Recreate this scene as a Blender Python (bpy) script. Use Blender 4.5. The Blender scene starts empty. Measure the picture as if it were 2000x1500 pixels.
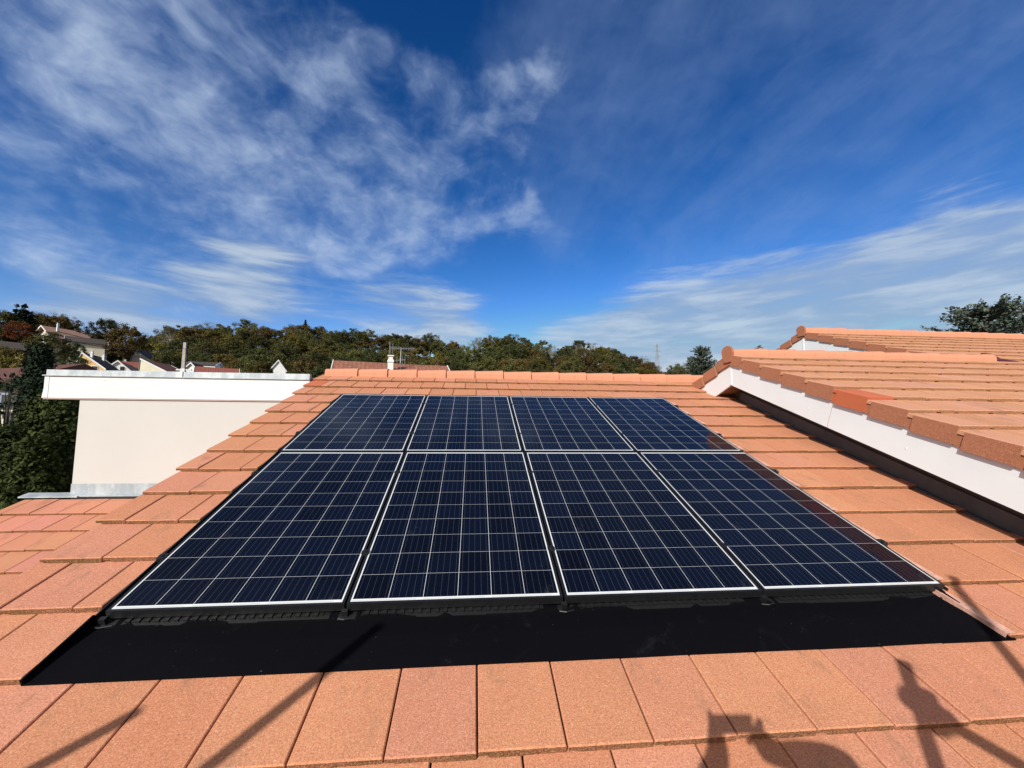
import bpy, math, random
import numpy as np
from mathutils import Vector, Matrix
C = bpy.context.scene.collection
S = bpy.context.scene
R_ = math.radians

# ------------------------------------------------------------------ frame of the photographed roof
PHI = R_(19.7); CP, SP = math.cos(PHI), math.sin(PHI)
def W(x, v, n):                       # roof coordinates (along eave, up slope, normal) -> world
    return Vector((x, v*CP - n*SP, v*SP + n*CP))
# camera (solved from the panel grid)
CAM = W(1.5519, -1.6183, 1.4689)
FWD = W(0.09085634, 0.96238709, -0.25603947)
RGT = W(0.99574343, -0.08379065, 0.03839475)
UP = RGT.cross(FWD)
FPX = 808.76                          # focal length in pixels of a 2000 px wide picture
ANTI = W(0.4519436, 0.51258904, -0.73006812)   # direction the sunlight travels

cam = bpy.data.cameras.new('camera'); co = bpy.data.objects.new('camera', cam); C.objects.link(co)
M = Matrix((RGT, UP, -FWD)).transposed().to_4x4(); M.translation = CAM
co.matrix_world = M
cam.sensor_width = 36; cam.lens = 36*FPX/2000; cam.clip_start = 0.002; cam.clip_end = 9000
S.camera = co

# ------------------------------------------------------------------ light and sky
S.view_settings.view_transform = 'Standard'; S.view_settings.look = 'None'
S.view_settings.exposure = 0.25; S.view_settings.gamma = 1.0
sun = bpy.data.lights.new('sun', 'SUN'); sun.energy = 4.8; sun.angle = R_(0.5); sun.color = (1.0, 0.965, 0.91)
so = bpy.data.objects.new('sun', sun); C.objects.link(so)
so.rotation_euler = ANTI.to_track_quat('-Z', 'Y').to_euler()
so.location = (0, -20, 30)
SUND = -ANTI
S_EL = math.asin(SUND.z); S_AZ = math.atan2(SUND.x, SUND.y)

class NT:
    def __init__(s, tree): s.t = tree; s.n = tree.nodes; s.l = tree.links
    def node(s, ty, **kw):
        n = s.n.new(ty)
        for k, v in kw.items(): setattr(n, k, v)
        return n
    def inp(s, sock, v):
        if v is None: return
        if isinstance(v, bpy.types.NodeSocket): s.l.new(v, sock)
        else: sock.default_value = v
    def math(s, op, a, b=None, c=None, clamp=False):
        n = s.node('ShaderNodeMath', operation=op); n.use_clamp = clamp
        for i, v in enumerate((a, b, c)): s.inp(n.inputs[i], v) if v is not None else None
        return n.outputs[0]
    def vmath(s, op, a, b=None):
        n = s.node('ShaderNodeVectorMath', operation=op)
        s.inp(n.inputs[0], a); s.inp(n.inputs[1], b)
        return n.outputs['Value'] if op in ('DOT_PRODUCT', 'LENGTH', 'DISTANCE') else n.outputs[0]
    def mix(s, f, a, b):
        n = s.node('ShaderNodeMix', data_type='RGBA'); s.inp(n.inputs[0], f); s.inp(n.inputs[6], a); s.inp(n.inputs[7], b)
        return n.outputs[2]
    def noise(s, vec, scale, detail=4, rough=.55, dist=0.):
        n = s.node('ShaderNodeTexNoise'); s.inp(n.inputs['Vector'], vec)
        n.inputs['Scale'].default_value = scale; n.inputs['Detail'].default_value = detail
        n.inputs['Roughness'].default_value = rough; n.inputs['Distortion'].default_value = dist
        return n.outputs[0]
    def ramp(s, v, lo, hi, a=0., b=1., smooth=True):
        n = s.node('ShaderNodeMapRange'); n.interpolation_type = 'SMOOTHSTEP' if smooth else 'LINEAR'
        s.inp(n.inputs[0], v); n.inputs[1].default_value = lo; n.inputs[2].default_value = hi
        n.inputs[3].default_value = a; n.inputs[4].default_value = b
        return n.outputs[0]

def pixdir(u, v):
    d = RGT*((u-1000)/FPX) - UP*((v-750)/FPX) + FWD
    return d.normalized()
def at(u, v, r):                      # the point on that line of sight r metres away horizontally
    d = pixdir(u, v); return CAM + d*(r/math.hypot(d.x, d.y))

world = bpy.data.worlds.new('World'); S.world = world; world.use_nodes = True
def build_world():
    k = NT(world.node_tree); k.n.clear()
    out = k.node('ShaderNodeOutputWorld'); bg = k.node('ShaderNodeBackground'); k.l.new(bg.outputs[0], out.inputs[0])
    sky = k.node('ShaderNodeTexSky', sky_type='NISHITA'); sky.sun_disc = False
    sky.sun_elevation = S_EL; sky.sun_rotation = S_AZ
    sky.altitude = 400; sky.air_density = 1.0; sky.dust_density = 0.3; sky.ozone_density = 2.5
    gm = k.node('ShaderNodeGamma'); gm.inputs[1].default_value = 1.45
    hs = k.node('ShaderNodeHueSaturation'); hs.inputs['Saturation'].default_value = 1.35; hs.inputs['Value'].default_value = 0.95
    k.l.new(sky.outputs[0], hs.inputs['Color']); k.l.new(hs.outputs[0], gm.inputs[0])
    base_sky = k.vmath('MINIMUM', k.vmath('MULTIPLY', gm.outputs[0], (1.27, .70, .616)), (6.5, 6.7, 7.0))
    tc = k.node('ShaderNodeTexCoord').outputs['Generated']
    vd = k.vmath('DOT_PRODUCT', tc, tuple(SUND)); sun_fill = k.math('MULTIPLY', k.ramp(vd, .12, .95), .9)  # unseen whitish glow round the sun, added to lift and warm the shadows
    base_sky = k.mix(sun_fill, base_sky, (7.0, 6.4, 5.5, 1))
    sep = k.node('ShaderNodeSeparateXYZ'); k.l.new(tc, sep.inputs[0])
    x, y, z = sep.outputs
    zz = k.math('ADD', k.math('MAXIMUM', z, 0.0), 0.10)
    px = k.math('DIVIDE', x, zz); py = k.math('DIVIDE', y, zz)
    # high cloud sheet: rolls drawn out towards the hill
    cv = k.node('ShaderNodeCombineXYZ'); k.l.new(px, cv.inputs[0]); k.l.new(k.math('MULTIPLY', py, 0.62), cv.inputs[1])
    wob = k.node('ShaderNodeTexNoise'); k.l.new(cv.outputs[0], wob.inputs['Vector']); wob.inputs['Scale'].default_value = 1.6; wob.inputs['Detail'].default_value = 3
    wv = k.vmath('ADD', cv.outputs[0], k.vmath('MULTIPLY', k.vmath('SUBTRACT', wob.outputs['Color'], (.5, .5, .5)), (.55, .55, 0)))
    dv = k.node('ShaderNodeMapping'); k.l.new(tc, dv.inputs[0]); dv.inputs['Scale'].default_value = (1.0, 1.0, 1.55); dv.inputs['Rotation'].default_value = (0, R_(24), 0)
    wob2 = k.node('ShaderNodeTexNoise'); k.l.new(dv.outputs[0], wob2.inputs['Vector']); wob2.inputs['Scale'].default_value = 5.; wob2.inputs['Detail'].default_value = 4
    dvec = k.vmath('ADD', dv.outputs[0], k.vmath('MULTIPLY', k.vmath('SUBTRACT', wob2.outputs['Color'], (.5, .5, .5)), (.16, .16, .16)))
    nd = k.math('ADD', k.math('MULTIPLY', k.noise(dvec, 5.2, 7, .55), .62), k.math('MULTIPLY', k.noise(k.vmath('ADD', dvec, (3.1, 7.7, 1.3)), 11.5, 6, .55), .38))
    n1 = k.math('ADD', k.math('MULTIPLY', k.noise(wv, 3.0, 7, .58), .16), k.math('MULTIPLY', nd, .84))
    n2 = k.noise(wv, 11., 6, .62)
    fine = k.math('ADD', k.math('MULTIPLY', n1, .90), k.math('MULTIPLY', n2, .10))
    # long thin streaks
    sv = k.node('ShaderNodeCombineXYZ'); k.l.new(k.math('MULTIPLY', px, 1.0), sv.inputs[0]); k.l.new(k.math('MULTIPLY', py, 0.22), sv.inputs[1]); sv.inputs[2].default_value = 4.3
    n3 = k.noise(sv.outputs[0], 2.6, 6, .6, .3)
    def blob(u, v, sig):              # where in the sky a bank lies
        d = pixdir(u, v); dt = k.vmath('DOT_PRODUCT', tc, tuple(d))
        return k.math('EXPONENT', k.math('MULTIPLY', k.math('SUBTRACT', dt, 1.0), 1.0/(sig*sig/2.)))
    def total(lst):
        acc = None
        for (u, v, s, w) in lst:
            b = k.math('MULTIPLY', blob(u, v, R_(s)), w)
            acc = b if acc is None else k.math('ADD', acc, b)
        return acc
    cov = total(BANKS)
    dens = k.ramp(k.math('ADD', fine, k.math('SUBTRACT', k.math('MINIMUM', cov, .53), .5)), .40, .74)
    covs = total(STREAKS)
    dens2 = k.math('MULTIPLY', k.ramp(k.math('ADD', k.math('ADD', k.math('MULTIPLY', n3, .50), k.math('MULTIPLY', nd, .50)), k.math('SUBTRACT', k.math('MINIMUM', covs, .5), .5)), .36, .80), .40)
    # flat layers low over the horizon
    hv = k.node('ShaderNodeCombineXYZ'); k.l.new(k.math('MULTIPLY', x, 2.6), hv.inputs[0]); k.l.new(k.math('MULTIPLY', z, 15.), hv.inputs[1]); k.l.new(k.math('MULTIPLY', y, 2.6), hv.inputs[2])
    n4 = k.noise(hv.outputs[0], 1.5, 7, .58, .25)
    covh = total(LOW)
    dens3 = k.math('MULTIPLY', k.ramp(k.math('ADD', n4, k.math('SUBTRACT', k.math('MINIMUM', covh, .72), .5)), .30, .72), .88)
    d = k.math('MAXIMUM', k.math('MAXIMUM', k.math('MULTIPLY', dens, .76), dens2), dens3)
    cc = k.mix(k.ramp(n4, .42, .66), (2.5, 3.5, 5.2, 1), (4.4, 5.2, 6.2, 1))
    c1 = k.mix(dens, (2.4, 3.5, 6.0, 1), (5.0, 6.0, 7.4, 1))
    ccl = k.mix(k.ramp(dens3, .1, .5), c1, cc)
    col = k.mix(d, base_sky, ccl)
    k.l.new(col, bg.inputs[0]); bg.inputs[1].default_value = 0.1
BANKS = [(100, 170, 10, .40), (330, 60, 10, .38), (560, 230, 12, .38), (780, 330, 9, .36), (20, 300, 6, .44), (60, 430, 4, .40), (250, 450, 7, .26), (500, 480, 9, .32), (430, 330, 10, .28),
         (650, 60, 10, .30), (850, 230, 8, .28), (1000, 180, 6, .30), (1080, 440, 7, .36), (970, 340, 7, .34), (1090, 130, 6, .26), (880, 470, 7, .30), (720, 470, 8, .28), (330, 540, 8, .3), (600, 540, 8, .3), (150, 500, 7, .26), (1250, 440, 8, .28), (1250, 100, 8, .2)]
STREAKS = [(1250, 190, 18, .34), (1700, 60, 18, .34), (1300, 450, 14, .34), (1800, 380, 14, .32), (1550, 400, 14, .26), (1500, 150, 16, .28), (1950, 250, 12, .25), (1000, 120, 14, .22), (1000, 420, 14, .24)]
LOW = [(100, 590, 6, .46), (250, 610, 5, .38), (450, 600, 7, .44), (760, 590, 9, .54), (900, 640, 6, .48), (1080, 690, 6, .5), (1250, 670, 8, .72), (1500, 630, 9, .76), (1800, 595, 9, .74), (2080, 565, 9, .72), (500, 520, 7, .36), (1350, 730, 9, .5)]
build_world()

# ------------------------------------------------------------------ helpers
def obj(name, me, mats=(), parent=None, loc=(0, 0, 0), rot=(0, 0, 0)):
    o = bpy.data.objects.new(name, me); C.objects.link(o)
    if me is not None and not me.materials:
        for m in mats: me.materials.append(m)
    if parent: o.parent = parent
    o.location = loc; o.rotation_euler = rot
    return o
def tag(o, label=None, cat=None, group=None, kind=None):
    if label: o['label'] = label
    if cat: o['category'] = cat
    if group: o['group'] = group
    if kind: o['kind'] = kind
    return o
def thing(name, label, cat, loc=(0, 0, 0), rot=(0, 0, 0), group=None):
    o = obj(name, None, (), None, loc, rot); o.empty_display_size = .2
    return tag(o, label, cat, group)
def dup(root, loc, rot=None, label=None, scale=None):
    r = root.copy(); C.objects.link(r); r.location = loc
    if rot is not None: r.rotation_euler = rot
    if scale is not None: r.scale = scale
    if label: r['label'] = label
    for ch in list(root.children):
        c = ch.copy(); C.objects.link(c); c.parent = r
        for g in list(ch.children):
            d = g.copy(); C.objects.link(d); d.parent = c
    return r

class MB:
    """collects polygons; build() links them as one mesh object"""
    def __init__(s): s.v = []; s.f = []; s.m = []; s.t = []
    def poly(s, pts, mat=0, tint=.5):
        b = len(s.v); s.v.extend([tuple(p) for p in pts]); s.f.append(tuple(range(b, b+len(pts)))); s.m.append(mat); s.t.append(tint)
    def grid(s, rings, closed=True, mat=0, tint=.5, caps=True):
        b = len(s.v); n = len(rings[0])
        for r in rings: s.v.extend([tuple(p) for p in r])
        for i in range(len(rings)-1):
            for j in range(n if closed else n-1):
                k = (j+1) % n
                s.f.append((b+i*n+j, b+i*n+k, b+(i+1)*n+k, b+(i+1)*n+j)); s.m.append(mat); s.t.append(tint)
        if caps and closed:
            s.f.append(tuple(b+j for j in range(n-1, -1, -1))); s.m.append(mat); s.t.append(tint)
            e = b+(len(rings)-1)*n
            s.f.append(tuple(e+j for j in range(n))); s.m.append(mat); s.t.append(tint)
    def box(s, lo, hi, T=None, mat=0, tint=.5):
        T = T or (lambda p: p)
        (a, b, c), (d, e, f) = lo, hi
        p = [T(Vector(q)) for q in ((a, b, c), (d, b, c), (d, e, c), (a, e, c), (a, b, f), (d, b, f), (d, e, f), (a, e, f))]
        base = len(s.v); s.v.extend([tuple(q) for q in p])
        for q in ((3, 2, 1, 0), (4, 5, 6, 7), (0, 1, 5, 4), (1, 2, 6, 5), (2, 3, 7, 6), (3, 0, 4, 7)):
            s.f.append(tuple(base+i for i in q)); s.m.append(mat); s.t.append(tint)
    def tube(s, pts, rad, seg=8, mat=0, tint=.5):
        pts = [Vector(p) for p in pts]
        if not isinstance(rad, (list, tuple)): rad = [rad]*len(pts)
        rings = []
        for i, p in enumerate(pts):
            d = (pts[min(i+1, len(pts)-1)]-pts[max(i-1, 0)]).normalized()
            a = d.orthogonal().normalized() if i == 0 else (a - d*a.dot(d)).normalized()
            b = d.cross(a)
            rings.append([p + (a*math.cos(t) + b*math.sin(t))*rad[i] for t in [2*math.pi*j/seg for j in range(seg)]])
        s.grid(rings, mat=mat, tint=tint)
    def mesh(s, name, off=(0, 0, 0), smooth=False):
        me = bpy.data.meshes.new(name)
        v = np.array(s.v, dtype=float)-np.array(off, dtype=float)
        me.from_pydata(v.tolist(), [], s.f)
        me.polygons.foreach_set('material_index', s.m)
        at_ = me.attributes.new('tint', 'FLOAT', 'FACE'); at_.data.foreach_set('value', s.t)
        if smooth: me.polygons.foreach_set('use_smooth', [True]*len(s.f))
        me.update(); return me
    def build(s, name, mats, parent=None, off=None, smooth=False):
        if off is None: off = parent.location if parent else (0, 0, 0)
        return obj(name, s.mesh(name, off, smooth), mats, parent)

# ------------------------------------------------------------------ materials
def mat(name):
    m = bpy.data.materials.new(name); m.use_nodes = True
    k = NT(m.node_tree); b = k.n['Principled BSDF']; return m, k, b
def coords(k): return k.node('ShaderNodeTexCoord').outputs['Object']
def attr(k, name): return k.node('ShaderNodeAttribute', attribute_name=name).outputs['Fac']
def bump(k, b, h, strength=.3, dist=.01):
    n = k.node('ShaderNodeBump'); n.inputs['Strength'].default_value = strength; n.inputs['Distance'].default_value = dist
    k.l.new(h, n.inputs['Height']); k.l.new(n.outputs[0], b.inputs['Normal'])
def c4(c): return (c[0], c[1], c[2], 1)
def scalec(c, f): return (c[0]*f, c[1]*f, c[2]*f, 1)

def plain(name, col, rough=.6, var=.12, scale=3., metal=0., spec=.5, bumpy=0., bscale=60.):
    m, k, b = mat(name); t = coords(k)
    n = k.noise(t, scale, 6, .6)
    k.l.new(k.mix(k.ramp(n, .3, .7), scalec(col, 1-var), scalec(col, 1+var)), b.inputs['Base Color'])
    b.inputs['Roughness'].default_value = rough; b.inputs['Metallic'].default_value = metal
    b.inputs['Specular IOR Level'].default_value = spec
    if bumpy: bump(k, b, k.noise(t, bscale, 4), bumpy, .005)
    return m

def tile_mat(name, c1, c2, dirt=(.235, .135, .085), speck=1.):
    m, k, b = mat(name); t = coords(k); ti = attr(k, 'tint')
    base = k.mix(ti, c4(c1), c4(c2))
    v2 = k.math('FRACT', k.math('MULTIPLY', ti, 7.31))
    base = k.mix(k.ramp(v2, 0, 1, 0, .34, False), base, scalec(c1, .74))
    v3 = k.math('FRACT', k.math('MULTIPLY', ti, 23.7))
    base = k.mix(k.ramp(v3, .55, 1, 0, .45, False), base, (c2[0]*.98, c2[1]*.93, c2[2]*1.38, 1))
    big = k.noise(t, 2.3, 5, .6)
    base = k.mix(k.ramp(big, .35, .7, 0., .28), base, scalec(c1, .72))
    g1 = k.noise(t, 190, 3, .75)
    base = k.mix(k.ramp(g1, .52, .70, 0, .42*speck), base, (.80, .47, .30, 1))
    base = k.mix(k.ramp(g1, .50, .36, 0, .55*speck), base, scalec(c1, .40))
    g2 = k.noise(k.vmath('ADD', t, (7.3, 1.1, 3.7)), 130, 2, .5)
    base = k.mix(k.ramp(g2, .60, .70, 0, .22*speck), base, (.74, .55, .40, 1))
    mp = k.node('ShaderNodeMapping'); k.l.new(t, mp.inputs[0]); mp.inputs['Scale'].default_value = (1.7, .75, .75); mp.inputs['Location'].default_value = (3.3, 9.1, 1.7)
    st = k.noise(mp.outputs[0], 4.2, 7, .72)
    base = k.mix(k.ramp(st, .54, .72, 0, .62), base, c4(dirt))
    st2 = k.noise(k.vmath('ADD', t, (13.3, 2.1, 5.7)), 21, 5, .7)
    base = k.mix(k.ramp(st2, .64, .78, 0, .35), base, c4(dirt))
    k.l.new(base, b.inputs['Base Color'])
    b.inputs['Roughness'].default_value = .9; b.inputs['Specular IOR Level'].default_value = .25
    bump(k, b, g1, .35, .004)
    return m
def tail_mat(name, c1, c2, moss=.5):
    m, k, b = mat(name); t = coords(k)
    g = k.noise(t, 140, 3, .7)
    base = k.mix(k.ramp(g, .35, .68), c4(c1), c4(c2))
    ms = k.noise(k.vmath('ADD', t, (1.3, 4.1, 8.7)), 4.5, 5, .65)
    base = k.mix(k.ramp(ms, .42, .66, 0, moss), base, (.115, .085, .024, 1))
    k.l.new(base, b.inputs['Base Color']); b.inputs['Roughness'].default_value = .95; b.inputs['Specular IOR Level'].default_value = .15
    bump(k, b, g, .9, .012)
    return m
T_MAIN = tile_mat('terracotta_concrete_tile', (.50, .200, .105), (.55, .245, .128))
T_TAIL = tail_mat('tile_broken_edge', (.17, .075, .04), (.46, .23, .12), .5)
T_WING = tile_mat('terracotta_sandy_tile', (.53, .245, .128), (.56, .285, .160), speck=.8)
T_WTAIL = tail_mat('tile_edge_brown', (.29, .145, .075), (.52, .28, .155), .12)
T_LOW = tile_mat('terracotta_tile_lower', (.49, .215, .12), (.53, .205, .14), dirt=(.28, .13, .08), speck=.5)
T_RIDGE = tile_mat('ridge_terracotta', (.59, .25, .132), (.61, .265, .142), speck=.3)
T_VERGE = tile_mat('verge_terracotta', (.37, .14, .075), (.39, .155, .085), speck=.8)
T_NEW = tile_mat('new_orange_tile', (.50, .125, .055), (.48, .14, .06), speck=.25)
DARKRED = plain('dark_red_flashing', (.10, .02, .018), .6)
WHITE = plain('white_painted_board', (.69, .72, .735), .45, .025, 2.)
FASCIA = plain('white_fascia_panel', (.585, .60, .60), .45, .02, 1.5)
PLASTER = plain('cream_render', (.475, .460, .435), .9, .025, 1.1, bumpy=.15, bscale=220.)
PLINE = plain('pinkish_seal', (.36, .27, .24), .7)
SOFFIT = plain('brown_soffit_board', (.30, .17, .10), .6, .15, 6)
GREYSOFF = plain('grey_soffit_board', (.34, .29, .25), .6, .1, 6)
DECK = plain('roof_underlay', (.03, .025, .022), .9)
WALLDARK = plain('shade_darkened_brown_wall', (.060, .042, .035), .8, .3, 4)  # gable wall under the overhang, its shade darkened into the base colour
BLACKFR = plain('black_anodised', (.010, .010, .011), .38, .15, 30)
TRAY = plain('black_tray_plastic', (.006, .0062, .007), .55, .2, 20)
FOAM = plain('pinkish_foam_strip', (.52, .29, .225), .9, .2, 25, bumpy=.4, bscale=80)
STEEL = plain('galvanised_pole', (.45, .46, .47), .4, .15, 9, metal=.9)
PLANK = plain('scaffold_plank_wood', (.30, .21, .12), .8, .2, 5)

def zinc_mat():
    m, k, b = mat('weathered_zinc'); t = coords(k)
    st = k.node('ShaderNodeMapping'); k.l.new(t, st.inputs[0]); st.inputs['Scale'].default_value = (1, 1, .3)
    n = k.noise(st.outputs[0], 9, 6, .65); n2 = k.noise(t, 38, 4, .6)
    base = k.mix(k.ramp(n, .36, .66), (.30, .34, .37, 1), (.46, .49, .50, 1))
    base = k.mix(k.ramp(n2, .5, .75, 0, .35), base, (.60, .62, .62, 1))
    k.l.new(base, b.inputs['Base Color']); b.inputs['Metallic'].default_value = .35; b.inputs['Roughness'].default_value = .55
    return m
ZINC = zinc_mat()

ZINC_SHADE = plain('shade_darkened_zinc', (.055, .062, .07), .6, .2, 6)  # zinc at the wall foot, overhang's shade put into its colour
def membrane_mat():
    m, k, b = mat('black_membrane'); t = coords(k)
    g = k.noise(t, 260, 3, .6); s = k.noise(t, 4, 8, .78, 1.2)
    base = k.mix(k.ramp(s, .56, .80, 0, .4), (.0022, .0022, .0035, 1), (.030, .030, .033, 1))
    d = k.noise(k.vmath('ADD', t, (5, 2, 1)), 60, 3, .6)
    base = k.mix(k.ramp(d, .72, .80, 0, .5), base, (.20, .18, .17, 1))
    k.l.new(base, b.inputs['Base Color']); b.inputs['Roughness'].default_value = .8; b.inputs['Specular IOR Level'].default_value = .06
    bump(k, b, g, .25, .003); return m
MEMB = membrane_mat()

PW, PH, PX, PY = .97, 1.63, 1.0044, 1.67
def cell_mat():
    m, k, b = mat('polycrystalline_cells_under_glass'); t = coords(k)
    sep = k.node('ShaderNodeSeparateXYZ'); k.l.new(t, sep.inputs[0])
    u = k.math('DIVIDE', k.math('SUBTRACT', sep.outputs[0], .0065), .1595)
    v = k.math('DIVIDE', k.math('SUBTRACT', sep.outputs[1], .0165), .1597)
    def edge(q, g): return k.math('GREATER_THAN', k.math('ABSOLUTE', k.math('SUBTRACT', k.math('FRACT', q), .5)), .5-g)
    line = k.math('MAXIMUM', edge(u, .0066), edge(v, .0044))
    out = k.math('MAXIMUM', k.math('MAXIMUM', k.math('LESS_THAN', u, 0.), k.math('GREATER_THAN', u, 6.)),
                 k.math('MAXIMUM', k.math('LESS_THAN', v, 0.), k.math('GREATER_THAN', v, 10.)))
    white = k.math('MAXIMUM', line, out)
    bus = k.math('LESS_THAN', k.math('ABSOLUTE', k.math('SUBTRACT', k.math('FRACT', k.math('MULTIPLY', u, 5.)), .5)), .022)
    cid = k.node('ShaderNodeCombineXYZ'); k.l.new(k.math('FLOOR', u), cid.inputs[0]); k.l.new(k.math('FLOOR', v), cid.inputs[1])
    oi = k.node('ShaderNodeObjectInfo'); k.l.new(k.math('MULTIPLY', oi.outputs['Random'], 91.), cid.inputs[2])
    wn = k.node('ShaderNodeTexWhiteNoise', noise_dimensions='3D'); k.l.new(cid.outputs[0], wn.inputs['Vector'])
    cell = k.mix(wn.outputs['Value'], (.0020, .0026, .0055, 1), (.0030, .0050, .0140, 1))
    vo = k.node('ShaderNodeTexVoronoi'); k.l.new(t, vo.inputs['Vector']); vo.inputs['Scale'].default_value = 55
    cell = k.mix(k.math('MULTIPLY', k.node('ShaderNodeSeparateColor').outputs[0], 0.) if False else k.ramp(vo.outputs['Distance'], 0, .6, 0, .25), cell, (.0045, .0070, .016, 1))
    col = k.mix(k.math('MULTIPLY', bus, .8), cell, (.055, .058, .066, 1))
    col = k.mix(white, col, (.60, .62, .62, 1))
    col = k.mix(k.math('MULTIPLY', line, k.math('SUBTRACT', 1., out)), col, (.50, .52, .53, 1))
    # soldered ribbons on the end margins
    rib = k.math('MULTIPLY', out, k.math('LESS_THAN', k.math('ABSOLUTE', k.math('SUBTRACT', k.math('ABSOLUTE', k.math('SUBTRACT', v, 5.)), 5.055)), .016))
    rib = k.math('MULTIPLY', rib, k.math('LESS_THAN', k.math('FRACT', k.math('MULTIPLY', u, .5)), .9))
    col = k.mix(k.math('MULTIPLY', rib, .6), col, (.35, .36, .37, 1))
    sm = k.noise(t, 6, 7, .7, .8)
    col = k.mix(k.ramp(sm, .60, .80, 0, .05), col, (.5, .5, .5, 1))
    k.l.new(col, b.inputs['Base Color'])
    k.l.new(k.ramp(sm, .3, .8, .05, .14), b.inputs['Roughness'])
    b.inputs['IOR'].default_value = 1.42; b.inputs['Specular IOR Level'].default_value = .25
    return m
CELLS = cell_mat()

# ------------------------------------------------------------------ tiled roofs
class Frame:
    def __init__(s, o, ex, ev, en): s.o = Vector(o); s.ex = Vector(ex); s.ev = Vector(ev); s.en = Vector(en)
    def __call__(s, x, v, n): return s.o + s.ex*x + s.ev*v + s.en*n
def roof_frame(n): return Frame(W(0, 0, n), (1, 0, 0), W(0, 1, 0), W(0, 0, 1))

EXP, TW, TH = .334, .2925, .029
rng = random.Random(7)
def add_tile(mb, F, xa, xb, v, length=.41, th=TH, mt=0, me=1, tint=None, notch=True, slope=None):
    tint = rng.random() if tint is None else tint
    sl = (TH-.001)/EXP if slope is None else slope
    g = .0034; a, b = xa+g, xb-g
    v = v + rng.uniform(-.003, .003); dn = rng.uniform(-.0022, .0022); sk = rng.uniform(-.0026, .0026)
    c = .0035; w = b-a; nt = .0 if (not notch or w < .12) else .028
    def sec(vv, drop, edge):
        n0 = dn - sl*(vv-v) - drop
        bot = n0 - th + drop*.5
        P = [(a, n0-.003), (a+c, n0), (b-c, n0+sk), (b, n0-.003+sk), (b, bot+sk)]
        if nt: P += [(a+nt+.012, bot), (a+nt, bot+.011), (a, bot+.011)]
        else: P += [(a, bot)]
        return [F(x, vv, n) for x, n in P]
    r0, r1, r2 = sec(v, .004, 1), sec(v+.005, 0, 0), sec(v+length, 0, 0)
    n = len(r0); base = len(mb.v)
    for r in (r0, r1, r2): mb.v.extend([tuple(p) for p in r])
    for i in range(2):
        for j in range(n):
            q = (j+1) % n
            mb.f.append((base+i*n+j, base+i*n+q, base+(i+1)*n+q, base+(i+1)*n+j)); mb.m.append(mt); mb.t.append(tint)
    mb.f.append(tuple(base+j for j in range(n-1, -1, -1))); mb.m.append(me); mb.t.append(tint)

def tile_rows(mb, F, rows, spans, off=0., tw=TW, vmax=1e9, length=.41, **kw):
    for k, v in rows:
        st = off + (tw/2 if k % 2 else 0.)
        for (a, b) in spans(k, v):
            j = math.floor((a-st)/tw)
            while st+j*tw < b-.02:
                xa, xb = max(a, st+j*tw), min(b, st+(j+1)*tw)
                if xb-xa > .025: add_tile(mb, F, xa, xb, v, length=min(length, (vmax(xa) if callable(vmax) else vmax)-v), **kw)
                j += 1

def ridge_mesh(name, length=.455, w=.125, h=.072, lo=.0, flip=False, disc=False):
    mb = MB(); seg = 12
    def sec(x, s, t):
        out = [Vector((x, -w*s*1.02, -.075*s+.0)), ]
        out += [Vector((x, -w*s*math.cos(math.pi*i/seg), h*s*(math.sin(math.pi*i/seg)**.8))) for i in range(seg+1)]
        out += [Vector((x, w*s*1.02, -.075*s))]
        inn = [Vector((p.x, p.y*(1-t), p.z-(h*t if p.z > .01 else 0))) for p in reversed(out)]
        return out+inn
    S0, S1 = (.84, 1.05)
    if flip: S0, S1 = S1, S0
    mb.grid([sec(0, S0, .13), sec(length*.5, (S0+S1)/2, .13), sec(length-.004, S1, .13), sec(length, S1*.98, .13)], tint=.5)
    if disc:
        pr = sec(-.002, S0*1.06, .1)[:seg+3]
        pr2 = [p+Vector((-.022, 0, 0)) for p in pr]
        mb.grid([pr2, pr], tint=.4)
    me = mb.mesh(name)
    return me

def ridge_run(parent, name, x0, x1, apex, n_mat, step=.418, jitter=.004, first_disc=False):
    """ridge tiles of their own along +X; apex = world (y, z)"""
    me = ridge_mesh('ridge_tile'); me.materials.append(n_mat)
    x = x0; i = 0
    while x < x1-.05:
        m = me
        o = obj(name, m, (), parent, Vector((x, apex[0]+rng.uniform(-jitter, jitter), apex[1]+rng.uniform(-.002, .002)))-parent.location,
                (0, rng.uniform(-.006, .004), rng.uniform(-.006, .006)))
        x += step; i += 1

# ---------------- ground
def elev_az(u, v):
    d = pixdir(u, v); return math.degrees(math.atan2(d.x, d.y)), math.degrees(math.asin(d.z))
SKYLINE = [(-60, 10.0), (-50, 9.6), (-46, 8.9), (-43, 9.2), (-41, 8.2), (-39, 8.3), (-36.6, 8.4), (-34, 9.6), (-29, 10.8), (-25, 11.1), (-21, 11.3), (-16, 11.2), (-11, 11.1), (-6, 11.2), (-3.4, 10.8),
           (-1.5, 9.7), (0, 11.2), (5, 11.6), (9, 10.4), (12, 9.8), (15, 10.9), (19, 9.4), (22, 8.4), (26, 7.4), (29, 6.6), (34, 5.2), (45, 4), (60, 3.5), (75, 2.5), (90, 1)]
def interp(x, tab):
    if x <= tab[0][0]: return tab[0][1]
    for (a, b), (c, d) in zip(tab, tab[1:]):
        if x <= c: return b+(d-b)*(x-a)/(c-a)
    return tab[-1][1]
RC, GZ = 215., -3.6
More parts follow.
